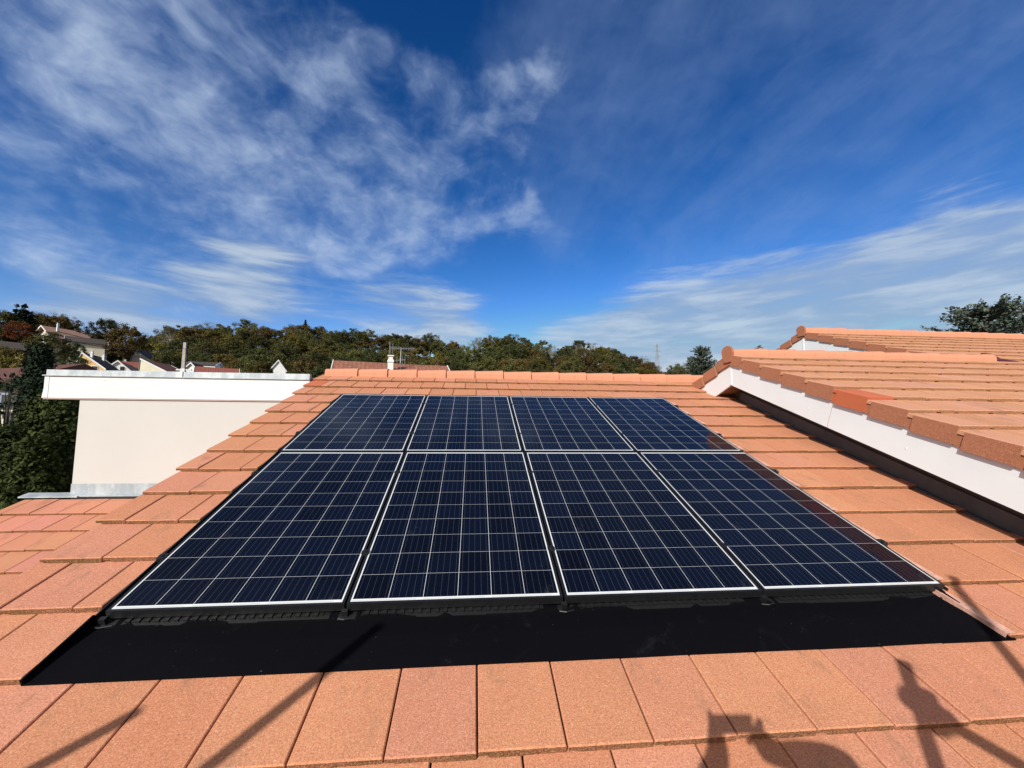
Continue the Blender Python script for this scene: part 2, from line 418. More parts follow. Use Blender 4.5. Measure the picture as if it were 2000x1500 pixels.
def ground_z(r, az):
    if az > 90 or az < -90: return GZ
    e = interp(az, SKYLINE)
    fade = min(1., (90-abs(az))/25.)
    zc = (.84 + RC*math.tan(R_(e)) - 11.)
    zc = GZ + (zc-GZ)*fade
    t = max(0., min(1., (r-38)/(RC-38)))
    z = GZ + (zc-GZ)*(t**1.75)
    if r > RC: z = zc - (zc-GZ)*.35*min(1., (r-RC)/500.)
    return z
def gxy(x, y):
    dx, dy = x-CAM.x, y-CAM.y
    return ground_z(math.hypot(dx, dy), math.degrees(math.atan2(dx, dy)))
def build_ground():
    mb = MB(); rs = [0, 8, 20, 38]+[38+8*i for i in range(1, 24)]+[240, 270, 320, 400, 520, 700, 1000, 1600, 2600, 4000]
    na = 180; rings = []
    for r in rs:
        rings.append([Vector((CAM.x+r*math.sin(2*math.pi*j/na), CAM.y+r*math.cos(2*math.pi*j/na), ground_z(r, (2*j+180) % 360-180))) for j in range(na)])
    mb.grid(rings, caps=False)
    m, k, b = mat('grass_and_undergrowth'); t = coords(k)
    n = k.noise(t, .06, 6, .65); n2 = k.noise(t, 1.3, 5, .7)
    base = k.mix(k.ramp(n, .4, .6), (.035, .042, .014, 1), (.06, .05, .02, 1))
    base = k.mix(k.ramp(n2, .45, .7, 0, .6), base, (.02, .025, .01, 1))
    k.l.new(base, b.inputs['Base Color']); b.inputs['Roughness'].default_value = 1.
    o = mb.build('ground', [m], smooth=True); tag(o, kind='structure')
build_ground()

# ---------------- the house in front
house = thing('tiled_house', 'terracotta tiled house roof in the foreground carrying the eight solar panels', 'house', Vector((2.2, 1.2, GZ)))
ROW0 = -.645; VR = 4.43
XL, XC0, XC1, XW = -.63, -.052, 4.018, 5.02
def main_spans(k, v):
    if v < -.5 or v > 3.3: return [(XL, XW if v < 3.6 else 5.5)]
    return [(XL, XC0), (3.965 if v < -.1 else XC1, XW)]
def build_main():
    F = roof_frame(-.004)
    rows = [(k, ROW0+EXP*k) for k in range(-3, 15)]
    mb = MB(); tile_rows(mb, F, rows, main_spans, off=.41, vmax=VR-.005)
    # the fresh orange tile near the upper left corner is a part of its own below
    o = mb.build('roof_tiles', [T_MAIN, T_TAIL], house)
    ot = MB(); add_tile(ot, roof_frame(.0), -.632, -.40, ROW0+EXP*13, tint=.5, mt=0, me=1)
    ot.build('replacement_tile', [T_NEW, T_TAIL], house)['label'] = 'fresh orange tile at the upper left corner of the roof'
    d = MB(); G = roof_frame(0)
    d.box((XL+.03, -1.60, -.12), (5.6, VR+.02, -.062), lambda p: G(p.x, p.y, p.z))
    d.build('roof_deck', [DECK], house)
    # back slope
    ap = G(0, VR, 0); Bk = Frame(Vector((0, ap.y, ap.z)), (1, 0, 0), (0, CP, -SP), (0, SP, CP))
    bs = MB(); tile_rows(bs, Frame(Bk.o, Bk.ex, -Bk.ev, Bk.en), [(k, -4.3+EXP*k) for k in range(13)], lambda k, v: [(XL, 5.5)], off=.2, vmax=-.005)
    bs.build('rear_roof_tiles', [T_MAIN, T_TAIL], house)
    bd = MB(); bd.box((XL+.03, -.02, -.12), (5.6, 4.3, -.062), lambda p: Bk(p.x, p.y, p.z)); bd.build('rear_roof_deck', [DECK], house)
    # walls
    w = MB(); y0, y1 = G(0, -1.25, 0).y, 8.0; zt = G(0, -1.25, -.12).z
    za = G(0, VR, -.13).z; x0, x1 = -.52, 5.0
    w.poly([(x0, y0, GZ), (x1, y0, GZ), (x1, y0, zt), (x0, y0, zt)])
    w.poly([(x0, y1, GZ), (x0, y0, GZ), (x0, y0, zt), (x0, ap.y, za), (x0, y1, za-(y1-ap.y)*math.tan(PHI))])
    w.poly([(x1, y1, GZ), (x0, y1, GZ), (x0, y1, za-(y1-ap.y)*math.tan(PHI)), (x1, y1, za-(y1-ap.y)*math.tan(PHI))])
    w.build('wall', [PLASTER], house)
    ridge_run(house, 'ridge_tile', XL+.06, 5.45, (ap.y, ap.z-.018), T_RIDGE)
    # membrane apron below the panels and its side upstands
    ap_ = MB(); N = 60
    prof = [(-.317, -.0245), (-.27, -.026), (-.16, -.034), (-.05, -.050), (.10, -.055), (3.4, -.055)]
    rng2 = random.Random(3)
    for i in range(N):
        xa, xb = XC0+(3.99-XC0)*i/N, XC0+(3.99-XC0)*(i+1)/N
        for (va, na), (vb, nb) in zip(prof, prof[1:]):
            def q(x, v, n): return G(x, v, n + (.0016*math.sin(x*7+v*9)+.0013*math.sin(x*17.3+1+v*5)+.0008*math.sin(x*41+v*13)) * (1 if v > -.3 and v < 0 else .15))
            ap_.poly([q(xa, va, na), q(xb, va, na), q(xb, vb, nb), q(xa, vb, nb)])
        ap_.poly([G(xa, -.317, -.0315), G(xb, -.317, -.0315), q(xb, -.317, -.0245), q(xa, -.317, -.0245)])
    ap_.build('membrane_apron', [MEMB], house, smooth=False)
    for xs, xi in ((XC0-.004, XC0+.004), (3.967, 3.959)):
        u = MB(); lo = -.317
        u.box((min(xs, xi), lo, -.05), (max(xs, xi), -.02, -.018 if xs > 1 else -.006), lambda p: G(p.x, p.y, p.z)); u.build('side_upstand', [MEMB], house)
    u = MB(); u.box((-.050, -.02, -.05), (-.044, 3.33, -.010), lambda p: G(p.x, p.y, p.z)); u.build('gutter_channel', [TRAY], house)
    u = MB(); u.box((4.006, -.02, -.05), (4.012, 3.33, -.016), lambda p: G(p.x, p.y, p.z)); u.build('gutter_channel', [TRAY], house)
    # crumpled foam strip along the right-hand cut tiles
    for k in range(1, 12):
        v0 = ROW0+EXP*k; fm = MB(); n = 9; top = []
        xc = 3.965 if v0 < -.1 else XC1
        for i in range(n+1):
            v = v0+.004+EXP*.985*i/n; nn = -.004-(v-v0)*(TH/EXP)
            xo = xc-(.016 if k == 1 else .012)-(0 if k == 1 else 1)*.010*abs(math.sin(i*1.3+k))*(1 if i < 4 else .5)
            top.append((v, nn, xo))
        for (va, na, xa), (vb, nb, xb) in zip(top, top[1:]):
            fm.poly([G(xa, va, na+.003), G(xc+.026, va, na+.0040), G(xc+.026, vb, nb+.0040), G(xb, vb, nb+.003)])
            fm.poly([G(xa, va, na-.022), G(xa, va, na+.003), G(xb, vb, nb+.003), G(xb, vb, nb-.022)])
        fm.build('sealing_strip', [FOAM], house)
    # zinc strip along the foot of the right-hand wall, coloured dark for its shade
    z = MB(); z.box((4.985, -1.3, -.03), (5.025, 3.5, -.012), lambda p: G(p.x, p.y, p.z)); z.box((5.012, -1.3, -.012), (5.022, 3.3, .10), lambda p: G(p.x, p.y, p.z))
    z.build('wall_flashing', [ZINC_SHADE], house)
build_main()

# lower roof on the left
low = thing('lower_tiled_roof', 'small lower terracotta roof at the left, below the white flat-roofed block', 'roof', W(-2.2, 1.5, -1.42)+Vector((0, 0, -2)))
def build_low():
    NL = -1.42; F = roof_frame(NL); mb = MB()
    r0 = 3.075-EXP*9
    tile_rows(mb, F, [(k, r0+EXP*k) for k in range(0, 10)], lambda k, v: [(-3.96, -.56)], off=.1, length=.36, vmax=3.475)
    mb.build('roof_tiles', [T_LOW, T_TAIL], low)
    d = MB(); d.box((-3.93, -.1, -.10), (-.56, 3.4, -.06), lambda p: F(p.x, p.y, p.z)); d.build('roof_deck', [DECK], low)
    w = MB(); y0, y1 = F(0, .2, 0).y, 3.79
    za, zb = F(0, .2, -.11).z, F(0, .2, -.11).z+(y1-y0)*math.tan(PHI)
    w.poly([(-3.8, y0, GZ), (-.55, y0, GZ), (-.55, y0, za), (-3.8, y0, za)]); w.poly([(-3.8, y1, GZ), (-3.8, y0, GZ), (-3.8, y0, za), (-3.8, y1, zb)])
    w.build('wall', [PLASTER], low)
build_low()

# white flat-roofed block
blk = thing('flat_roofed_block', 'white rendered flat-roofed block with grey zinc roof edge, left of the tiled roof', 'building', Vector((-2.1, 5.8, GZ)))
def build_block():
    Y0, Y1, x0, x1 = 3.80, 8.2, -3.50, -.66
    w = MB(); w.box((x0, Y0, GZ), (x1, Y1, 1.04)); w.build('wall', [PLASTER], blk)
    # fascia with a slightly raked left end
    f = MB(); ya = Y0-.022
    def fas(y):
        return [Vector((-3.935, y, 1.056)), Vector((x1, y, 1.056)), Vector((x1, y, 1.345)), Vector((-3.895, y, 1.345))]
    f.grid([fas(ya), fas(Y0-.001)]); f.build('fascia', [FASCIA], blk)
    f2 = MB(); f2.poly([(-3.935, Y0, 1.056), (-3.895, Y0, 1.345), (-3.895, Y1, 1.345), (-3.935, Y1, 1.056)]); f2.build('side_fascia', [FASCIA], blk)
    tr = MB(); tr.box((-3.915, ya-.004, 1.057), (-3.862, ya+.002, 1.341)); tr.build('fascia_end_trim', [FASCIA], blk)
    ln = MB(); ln.box((x0-.42, ya+.004, 1.040), (x1, Y0-.001, 1.055)); ln.build('drip_strip', [PLINE], blk)
    s = MB()
    for i in range(12):
        a, b = Y0+.02+(Y1-Y0-.02)*i/12, Y0+.02+(Y1-Y0-.02)*(i+1)/12-.006
        s.box((-3.92, a, 1.045), (x0, b, 1.055))
    s.build('soffit', [GREYSOFF], blk)
    for (a, b, dz) in ((-3.893, -2.262, 0.), (-2.258, x1, -.002)):
        z = MB(); z.box((a, ya-.012, 1.345+dz), (b, Y0+.03, 1.418+dz)); z.box((a-(.04 if a < -3 else 0), ya-.022, 1.338+dz), (b, ya-.0121, 1.350+dz))
        z.build('zinc_edge', [ZINC], blk)
    z = MB(); z.box((-3.88, Y0+.03, 1.30), (x1, Y1, 1.38)); z.build('flat_roof', [ZINC], blk)
    sm = MB(); sm.box((-2.266, ya-.0135, 1.342), (-2.254, ya-.0122, 1.416)); sm.build('zinc_seam', [TRAY], blk)
    for (x, z_) in ((-3.2, 1.29), (-2.75, 1.19), (-2.15, 1.29), (-1.75, 1.19), (-1.35, 1.28)):
        n = MB(); n.tube([(x, ya-.003, z_), (x, ya+.002, z_)], .006, 8); n.build('fixing_screw', [STEEL], blk)
    # flashing at the foot
    F = roof_frame(-1.42)
    z = MB(); z.box((x0-.003, Y0-.008, -.19), (x1, Y0-.001, -.028)); z.build('foot_flashing', [ZINC], blk)
    z = MB(); pa = F(0, 3.455, .006); pb = F(0, 3.56, .000)
    for (a, b, e) in ((-4.02, -3.35, .02), (-3.35, -.58, 0.)):
        z.poly([(a, pa.y-e, pa.z-e*.3+.002), (b, pa.y-e, pa.z-e*.3+.002), (b, pb.y, pb.z-.004), (a, pb.y, pb.z-.004)])
        z.poly([(a, pa.y-e, pa.z-e*.3-.012), (b, pa.y-e, pa.z-e*.3-.012), (b, pa.y-e, pa.z-e*.3+.002), (a, pa.y-e, pa.z-e*.3+.002)])
    z.build('apron_flashing', [ZINC], blk)
build_block()

# right-hand wing: two gables stepped along one front slope
wing = thing('tiled_house_wing', 'higher terracotta tiled wing with two white-boarded gables, right of the panels', 'house', Vector((9., 2.5, GZ)))
NW = .612
def build_wing():
    F = roof_frame(NW); G = roof_frame(0)
    X1, X2, XE = 4.765, 8.06, 15.5
    V1, V2 = 3.33, 6.16
    RW0 = .71
    rows = [(k, RW0+EXP*k) for k in range(-6, 17)]
    def spans(k, v):
        if v < V1-.2: return [(X1+.24, XE)]
        if v < V2-.15: return [(X2+.24, XE)]
        return []
    mb = MB(); tile_rows(mb, F, rows, spans, off=X1+.24, vmax=lambda x: (V1 if x < X2+.2 else V2)-.005)
    mb.build('roof_tiles', [T_WING, T_WTAIL], wing)
    d = MB()
    d.box((X1+.05, -1.4, -.12), (XE, V1, -.062), lambda p: F(p.x, p.y, p.z)); d.box((X2+.05, V1, -.12), (XE, V2, -.062), lambda p: F(p.x, p.y, p.z))
    d.build('roof_deck', [DECK], wing)
    # verge tile: a half tile with a hanging flange at its outer edge
    def verge_mesh(name):
        m = MB(); L = EXP
        I = Frame((0, 0, 0), (1, 0, 0), (0, 1, 0), (0, 0, 1))
        st = rng.getstate(); add_tile(m, I, 0.0, .24, 0., mt=0, me=1, tint=.5, notch=False, length=.40); rng.setstate(st)
        sl = TH/EXP
        def fl(v0, v1, x0, x1, h, mat):
            def q(x, v, n): return Vector((x, v, n-sl*v))
            p = [q(x0, v0, -.004), q(x1, v0, -.004), q(x1, v1, -.004), q(x0, v1, -.004), q(x0, v0, -h), q(x1, v0, -h), q(x1, v1, -h+.006), q(x0, v1, -h+.006)]
            b = len(m.v); m.v.extend([tuple(z) for z in p])
            for f, mm in (((0, 1, 2, 3), 0), ((7, 6, 5, 4), mat), ((4, 5, 1, 0), 1), ((5, 6, 2, 1), mat), ((6, 7, 3, 2), mat), ((7, 4, 0, 3), mat)):
                m.f.append(tuple(b+i for i in f)); m.m.append(mm); m.t.append(.4)
        fl(-.001, .288, -.002, .024, .135, 2)
        fl(.288, .345, .012, .026, .118, 2)
        return m.mesh(name)
    vm = verge_mesh('verge_tile')
    for m_ in (T_WING, T_WTAIL, T_VERGE): vm.materials.append(m_)
    vn = vm.copy(); vn.materials.clear()
    for m_ in (T_NEW, T_NEW, T_NEW): vn.materials.append(m_)
    vmirror = None
    def verge(Xv, vmax, vmin_k):
        for k, v in rows:
            if k < vmin_k or v > vmax-.12: continue
            new = (Xv == X1 and k == 2)
            o = obj('verge_tile', vn if new else vm, (), wing, F(Xv, v, 0)-wing.location, (PHI+rng.uniform(-.004, .004), 0, rng.uniform(-.006, .006)))
            if new: o['label'] = 'fresh orange verge tile among the brown ones'
    verge(X1, V1, -6); verge(X2, V2, 7)
    # gable ends
    def gable(Xv, V, vlow, depth, wallx):
        ap = F(0, V, 0)                                   # apex of the tile planes
        B = Frame((0, ap.y, ap.z), (1, 0, 0), (0, CP, -SP), (0, SP, CP))     # back slope, v runs down
        # back verge tiles: tails at the low end
        Bt = Frame(B.o, B.ex, -B.ev, B.en)
        bt = MB(); tile_rows(bt, Bt, [(k, -.30-EXP*k) for k in range(0, int(depth/EXP))], lambda k, v: [(Xv+.24, X2+.2 if Xv < 6 else XE)], off=Xv, vmax=-.005)
        bt.build('rear_roof_tiles', [T_WING, T_WTAIL], wing)
        for k in range(0, int(depth/EXP)):
            p = Bt(Xv, -.30-EXP*k, 0)
            m = MB(); sl = TH/EXP
            def q(x, v, n): return Bt(Xv+x, -.30-EXP*k+v, n-sl*v)
            for (v0, v1, x0, x1, h) in ((0, .288, -.002, .024, .135), (.288, .345, .012, .026, .118)):
                m.box((x0, v0, -h), (x1, v1, 0), lambda z: q(z.x, z.y, z.z), mat=0, tint=.4)
            m.box((.024, 0, -TH), (.24, .36, 0), lambda z: q(z.x, z.y, z.z), mat=1)
            m.build('verge_tile', [T_VERGE, T_WING], wing)
        # bargeboards (front and back legs meet at the apex)
        top, bot = -.045, -.392
        def bb(v): return G(0, v, NW)
        xa, xb = Xv+.024, Xv+.046
        def corner(n):                                    # where the two offset lines meet: straight below the apex
            return Vector((0, ap.y, ap.z+n/CP))
        b1 = MB(); A, Bp = corner(top), corner(bot)
        lo1, lo2 = F(0, vlow, top), F(0, vlow, bot)
        def ext(P, x0, x1, mb_, e=0):
            a = [Vector((x0, p.y, p.z)) for p in P]; b = [Vector((x1, p.y, p.z)) for p in P]
            mb_.grid([a, b])
        ext([lo2, Bp, A, lo1], xa, xb, b1); b1.build('bargeboard', [WHITE], wing)
        b2 = MB(); ext([Bp, B(0, depth, bot), B(0, depth, top), A], xa, xb, b2); b2.build('bargeboard', [WHITE], wing)
        j = MB(); j.box((xa-.007, ap.y-.022, Bp.z+.002), (xa-.0005, ap.y+.012, A.z-.02)); j.build('apex_joint_cover', [WHITE], wing)
        for vv in (vlow+1.0, vlow+3.1):
            if vv < V-.4:
                jn = MB(); jn.box((xa-.0015, vv-.0015, bot+.004), (xa+.002, vv+.0015, top-.05), lambda p: F(p.x, p.y, p.z)); jn.build('board_joint', [PLINE], wing)
        for i_ in range(5):
            vv = vlow+.5+i_*.95
            if vv < V-.3:
                sc_ = MB(); sc_.tube([F(xa-.003, vv, bot+.10), F(xa+.003, vv, bot+.10)], .006, 8); sc_.build('fixing_screw', [WHITE], wing)
        # soffits
        s1 = MB(); P0, P1 = F(0, vlow, bot+.02), corner(bot+.02)
        s1.poly([(xb, P0.y, P0.z), (wallx, P0.y, P0.z), (wallx, P1.y, P1.z), (xb, P1.y, P1.z)])
        s1.build('soffit', [SOFFIT], wing)
        s2 = MB(); P2 = B(0, depth, bot+.02)
        for i in range(10):
            a, b = i/10, (i+.94)/10
            qa, qb = P1.lerp(P2, a), P1.lerp(P2, b)
            s2.poly([(xb, qa.y, qa.z), (wallx+.6, qa.y, qa.z), (wallx+.6, qb.y, qb.z), (xb, qb.y, qb.z)])
        s2.build('soffit', [SOFFIT], wing)
        # wall
        w = MB(); y0 = F(0, vlow, 0).y
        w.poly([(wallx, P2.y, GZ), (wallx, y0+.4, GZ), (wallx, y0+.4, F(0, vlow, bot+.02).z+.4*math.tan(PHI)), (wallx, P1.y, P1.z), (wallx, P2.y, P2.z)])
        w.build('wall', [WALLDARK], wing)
        return ap
    a1 = gable(X1, V1, -1.4, 1.9, 5.03)
    a2 = gable(X2, V2, 3.0, 3.4, 8.35)
    # deck of the first back slope
    for (ap, xs, xe, dp) in ((a1, X1+.05, X2+.3, 1.9), (a2, X2+.05, XE, 3.4)):
        B = Frame((0, ap.y, ap.z), (1, 0, 0), (0, CP, -SP), (0, SP, CP)); d = MB()
        d.box((xs, 0, -.12), (xe, dp, -.062), lambda p: B(p.x, p.y, p.z)); d.build('rear_roof_deck', [DECK], wing)
    # front wall, out of sight below the eave
    w = MB(); y = F(0, -1.1, 0).y; w.poly([(5.03, y, GZ), (XE-.3, y, GZ), (XE-.3, y, F(0, -1.1, -.13).z), (5.03, y, F(0, -1.1, -.13).z)]); w.build('wall', [PLASTER], wing)
    for ap, xs, xe in ((a1, X1, 8.42), (a2, X2, XE)):
        ridge_run(wing, 'ridge_tile', xs+.01, xe, (ap.y, ap.z-.020), T_RIDGE, step=.40)
        me = MB(); seg = 16; w_, h_ = .108, .085
        pr = [Vector((0, -w_*.66, -.125)), Vector((0, -w_*.98, -.01))]+[Vector((0, -w_*math.cos(math.pi*i/seg), h_*math.sin(math.pi*i/seg)**.85)) for i in range(1, seg)]+[Vector((0, w_*.98, -.01)), Vector((0, w_*.66, -.125))]
        me.grid([[p+Vector((-.026, 0, 0)) for p in pr], [p+Vector((.0, 0, 0)) for p in pr]], tint=.4)
        o = obj('ridge_end_tile', me.mesh('ridge_end_tile'), [T_VERGE], wing, Vector((xs+.004, ap.y, ap.z-.004))-wing.location)
    # dark red valley piece where the front ridge runs into the slope
    e = MB(); P = Vector((8.44, a1.y, a1.z))
    e.grid([[P+Vector(p) for p in ((0, -.13, -.045), (0, -.06, .06), (0, .04, .085), (0, .12, .0))],
            [P+Vector(p) for p in ((.16, -.15, -.052), (.16, -.05, -.0), (.16, .05, .03), (.16, .14, .0))],
            [P+Vector(p) for p in ((.34, -.14, -.055), (.34, -.08, -.035), (.34, .0, -.02), (.34, .1, .0))]])
    e.build('valley_cap', [DARKRED], wing)
build_wing()

# ------------------------------------------------------------------ solar panels
P_LABELS = [['solar panel at the lower left corner of the roof array', 'solar panel second from left in the lower row',
             'solar panel third from left in the lower row', 'solar panel at the lower right corner of the array, reflecting the brown gable'],
            ['solar panel at the upper left corner of the array, below the ridge', 'solar panel second from left in the upper row',
             'solar panel third from left in the upper row', 'solar panel at the upper right corner of the array, nearest the gable']]
def build_panels():
    fr = MB(); a = .012
    for lo, hi in (((-a, -a, -.036), (PW+a, 0, .0016)), ((-a, PH, -.036), (PW+a, PH+a, .0016)), ((-a, 0, -.036), (0, PH, .0016)), ((PW, 0, -.036), (PW+a, PH, .0016))): fr.box(lo, hi)
    fme = fr.mesh('frame'); gl = MB(); gl.box((0.0005, 0.0005, -.006), (PW-.0005, PH-.0005, 0)); gme = gl.mesh('glass')
    cl = MB()
    cl.box((-.016, -.022, -.03), (.016, .022, .006)); cl.tube([(0, 0, .006), (0, 0, .012)], .008, 8); cl.box((-.020, -.014, .0030), (.020, .014, .0062))
    cme = cl.mesh('clamp')
    # tray lip under the lower edge: a toothed strip
    tr = MB(); tr.box((.055, -.040, -.060), (PW-.05, .1, -.050))
    n = 21
    for i in range(n):
        x = .07+(PW-.15)*i/n; tr.box((x, -.028, -.0502), (x+.018, .05, -.040))
        tr.box((x+.018, -.024, -.0504), (x+.039, .05, -.046))
    tr.box((.20, -.046, -.062), (.62, -.0402, -.050))
    tme = tr.mesh('mounting_tray')
    bk = MB(); bk.box((-.034, -.050, -.060), (.045, -.004, -.050)); bk.box((-.018, -.034, -.050), (.008, -.014, -.022)); bk.tube([(-.03, -.046, -.046), (.0, -.056, -.042), (.04, -.040, -.047)], .004, 6)
    bme = bk.mesh('mounting_bracket')
    for me, m in ((fme, BLACKFR), (gme, CELLS), (cme, BLACKFR), (tme, TRAY), (bme, TRAY)): me.materials.append(m)
    for j in range(2):
        for i in range(4):
            t = thing('solar_panel', P_LABELS[j][i]+', white grid lines on dark blue', 'solar panel', W(i*PX-(.010 if j else 0), j*PY, rng.uniform(-.0006, .0006)), (PHI+rng.uniform(-.0006, .0006), rng.uniform(-.0006, .0006), 0), 'roof solar panels')
            t['label'] = P_LABELS[j][i]
            obj('frame', fme, (), t); obj('glass', gme, (), t)
            xs = [PW+.0172] if i < 3 else [PW+.024]
            if i == 0: xs.append(-.024)
            for x in xs:
                for y in ((.345, 1.27) if j == 0 else (.39, 1.31)): obj('clamp', cme, (), t, (x, y, 0))
            if j == 0:
                obj('mounting_tray', tme, (), t); obj('mounting_bracket', bme, (), t, (-.012, 0, 0))
                if i == 3: obj('mounting_bracket', bme, (), t, (PW-.01, 0, 0))
build_panels()

# ------------------------------------------------------------------ trees
def leaf_mat(name, c1, c2, var=.35, trans=.25):
    m, k, b = mat(name); ti = attr(k, 'tint')
    oi = k.node('ShaderNodeObjectInfo')
    base = k.mix(ti, c4(c1), c4(c2))
    hs = k.node('ShaderNodeHueSaturation'); k.l.new(base, hs.inputs['Color'])
    k.l.new(k.ramp(oi.outputs['Random'], 0, 1, .488, .515, False), hs.inputs['Hue'])
    k.l.new(k.ramp(oi.outputs['Random'], 0, 1, 1-var, 1+var, False), hs.inputs['Value'])
    k.l.new(hs.outputs[0], b.inputs['Base Color']); b.inputs['Roughness'].default_value = .75; b.inputs['Specular IOR Level'].default_value = .08
    return m
BARK = plain('bark', (.10, .075, .055), .95, .3, 5)
WETBARK = plain('dark_bark', (.03, .025, .02), .95, .3, 5)
GREYBARK = plain('pale_grey_bark', (.24, .21, .18), .95, .25, 5)
LEAFS = {
 'green': leaf_mat('olive_green_leaves', (.050, .052, .016), (.098, .096, .032)),
 'dark': leaf_mat('dark_green_leaves', (.032, .038, .014), (.066, .072, .026)),
 'brown': leaf_mat('rust_brown_leaves', (.066, .047, .016), (.118, .084, .028)),
 'yellow': leaf_mat('yellow_green_leaves', (.075, .064, .013), (.115, .096, .024)),
 'grey': leaf_mat('thin_grey_green_leaves', (.075, .075, .045), (.125, .115, .075)),
 'red': leaf_mat('red_brown_leaves', (.11, .030, .012), (.16, .05, .02)),
 'conifer': leaf_mat('blackish_conifer_needles', (.010, .017, .010), (.022, .032, .016), .1),
 'cedar': leaf_mat('blue_green_cedar_needles', (.045, .062, .046), (.105, .130, .098), .05),
 'hedge': leaf_mat('deep_green_scale_leaves', (.012, .019, .005), (.052, .066, .018), .08),
}
def rand_unit(r):
    while True:
        v = Vector((r.uniform(-1, 1), r.uniform(-1, 1), r.uniform(-1, 1)))
        if .05 < v.length < 1: return v.normalized()
def leafq(mb, p, s, r, tint, nrm=None):
    n = rand_unit(r) if nrm is None else (nrm + rand_unit(r)*.7).normalized()
    a = n.orthogonal().normalized(); a = (Matrix.Rotation(r.uniform(0, 6.28), 3, n) @ a); b = n.cross(a)
    w = s*r.uniform(.6, 1.1); h = s*r.uniform(.6, 1.1)
    mb.poly([p-a*w, p-b*h*.6+a*.1*w, p+a*w, p+b*h*.6], 0, tint)
def broad_crown(seed, rx, rz, nclump, nleaf, ls, sparse=0., cz=0.):
    r = random.Random(seed); mb = MB(); limbs = []
    for i in range(nclump):
        d = rand_unit(r); d.z = d.z*.9+.12
        rad = r.uniform(.45, 1.0)**.6
        lump = 1+.22*math.sin(3*math.atan2(d.y, d.x)+seed)+.12*math.sin(5*d.z+seed*2)
        c = Vector((d.x*rx*rad*lump, d.y*rx*rad*lump, cz+d.z*rz*rad))
        limbs.append(c); cr = r.uniform(.16, .34)*rx*.85; t0 = r.uniform(.1, .9)
        for _ in range(int(nleaf*r.uniform(.6, 1.3))):
            o = rand_unit(r)*cr*(r.random()**.45); o.z *= .75
            leafq(mb, c+o, ls*r.uniform(.7, 1.3), r, min(1, max(0, t0+r.uniform(-.25, .25))), o.normalized()*.6+Vector((0, 0, .5)))
    return mb, limbs
def trunk_mesh(name, limbs, base_z, h, rad, r, nl=9, cz=0.):
    mb = MB(); top = Vector((r.uniform(-.2, .2), r.uniform(-.2, .2), cz+h*.25))
    mb.tube([(0, 0, base_z), (0.05, 0, base_z*.5+cz*.5), tuple(top)], [rad, rad*.75, rad*.3], 7)
    for c in r.sample(limbs, min(nl, len(limbs))):
        s = Vector((0, 0, base_z*.35+cz*.6)).lerp(top, r.uniform(.1, .9)); mid = s.lerp(c, .55)+Vector((0, 0, .2))
        mb.tube([s, mid, c], [rad*.38, rad*.22, rad*.06], 5)
    return mb.mesh(name)
PROTO = {}
def proto(kind, var):
    key = (kind, var)
    if key in PROTO: return PROTO[key]
    seed = (hash(kind[0]) if False else ord(kind[0])*7+ord(kind[1]))*10+var; r = random.Random(seed)
    if kind == 'grey':
        mb, l = broad_crown(seed, 4.3, 4.6, 60, 42, .15, cz=7.5); nl, bk, rd = 44, GREYBARK, .22
    else:
        mb, l = broad_crown(seed, 4.4, 4.4, 95, 120, .20, cz=7.0); nl, bk, rd = 12, BARK, .25
    cm = mb.mesh('crown'); cm.materials.append(LEAFS[kind])
    tm = trunk_mesh('trunk', l, -1.0, 9, rd, r, nl, 7.0); tm.materials.append(bk)
    PROTO[key] = (cm, tm); return PROTO[key]
def conifer_mesh(seed, h, w, tiers, mat_, droop=.25, ls=.22, dens=60, power=1.):
    r = random.Random(seed); mb = MB(); tb = MB(); tb.tube([(0, 0, -1), (0, 0, h*.5), (0, 0, h)], [w*.10, w*.06, .02], 6)
    for i in range(tiers):
        f = i/(tiers-1); z = h*(.12+.88*f); L = w*(1-f)**power*r.uniform(.8, 1.15)+.12
        nb = max(4, int(9*(1-f)+4))
        for j in range(nb):
            an = 6.283*(j/nb)+r.uniform(-.35, .35)+i; l = L*r.uniform(.7, 1.1)
            e = Vector((math.cos(an)*l, math.sin(an)*l, -droop*l+r.uniform(-.1, .1)))
            tb.tube([(0, 0, z), (e.x*.6, e.y*.6, z+e.z*.5), (e.x, e.y, z+e.z)], [.05, .03, .01], 4)
            t0 = r.uniform(.1, .9)
            for _ in range(int(dens*l/w)+4):
                q = r.random()**.7; p = Vector((e.x*q, e.y*q, z+e.z*q))+rand_unit(r)*ls*1.6*(.5+.5*l/w)
                leafq(mb, p, ls*r.uniform(.6, 1.2), r, min(1, max(0, t0+r.uniform(-.2, .2))), Vector((0, 0, .8)))
    cm = mb.mesh('crown'); cm.materials.append(mat_); tm = tb.mesh('trunk'); tm.materials.append(BARK)
    return cm, tm

KIND = {
 'green': ('olive green broadleaf tree among the wooded hillside crowns', 'olive green hillside trees'),
 'dark': ('dark green full-leaved tree among the wooded hillside crowns', 'dark green hillside trees'),
 'brown': ('rust brown autumn broadleaf tree on the wooded hillside', 'rust brown hillside trees'),
 'yellow': ('yellow-green turning tree on the wooded hillside', 'yellow-green hillside trees'),
 'grey': ('thin grey half-bare tree with feathery branches on the hillside', 'half-bare grey hillside trees'),
}
def place_tree(kind, x, y, s, var, label=None, dz=0., group=None, sz=None):
    cm, tm = proto(kind, var)
    t = thing('broadleaf_tree', label or KIND[kind][0], 'tree', (x, y, gxy(x, y)+dz), (0, 0, random.Random(x*13+y).uniform(0, 6.28)), None if label else KIND[kind][1])
    t.scale = (s, s, sz or s)
    obj('crown', cm, (), t); obj('trunk', tm, (), t)
    return t
HOUSE_SPOTS = []     # (az, r, half-width deg) kept free of trees
def polar(az, r): return CAM.x+r*math.sin(R_(az)), CAM.y+r*math.cos(R_(az))

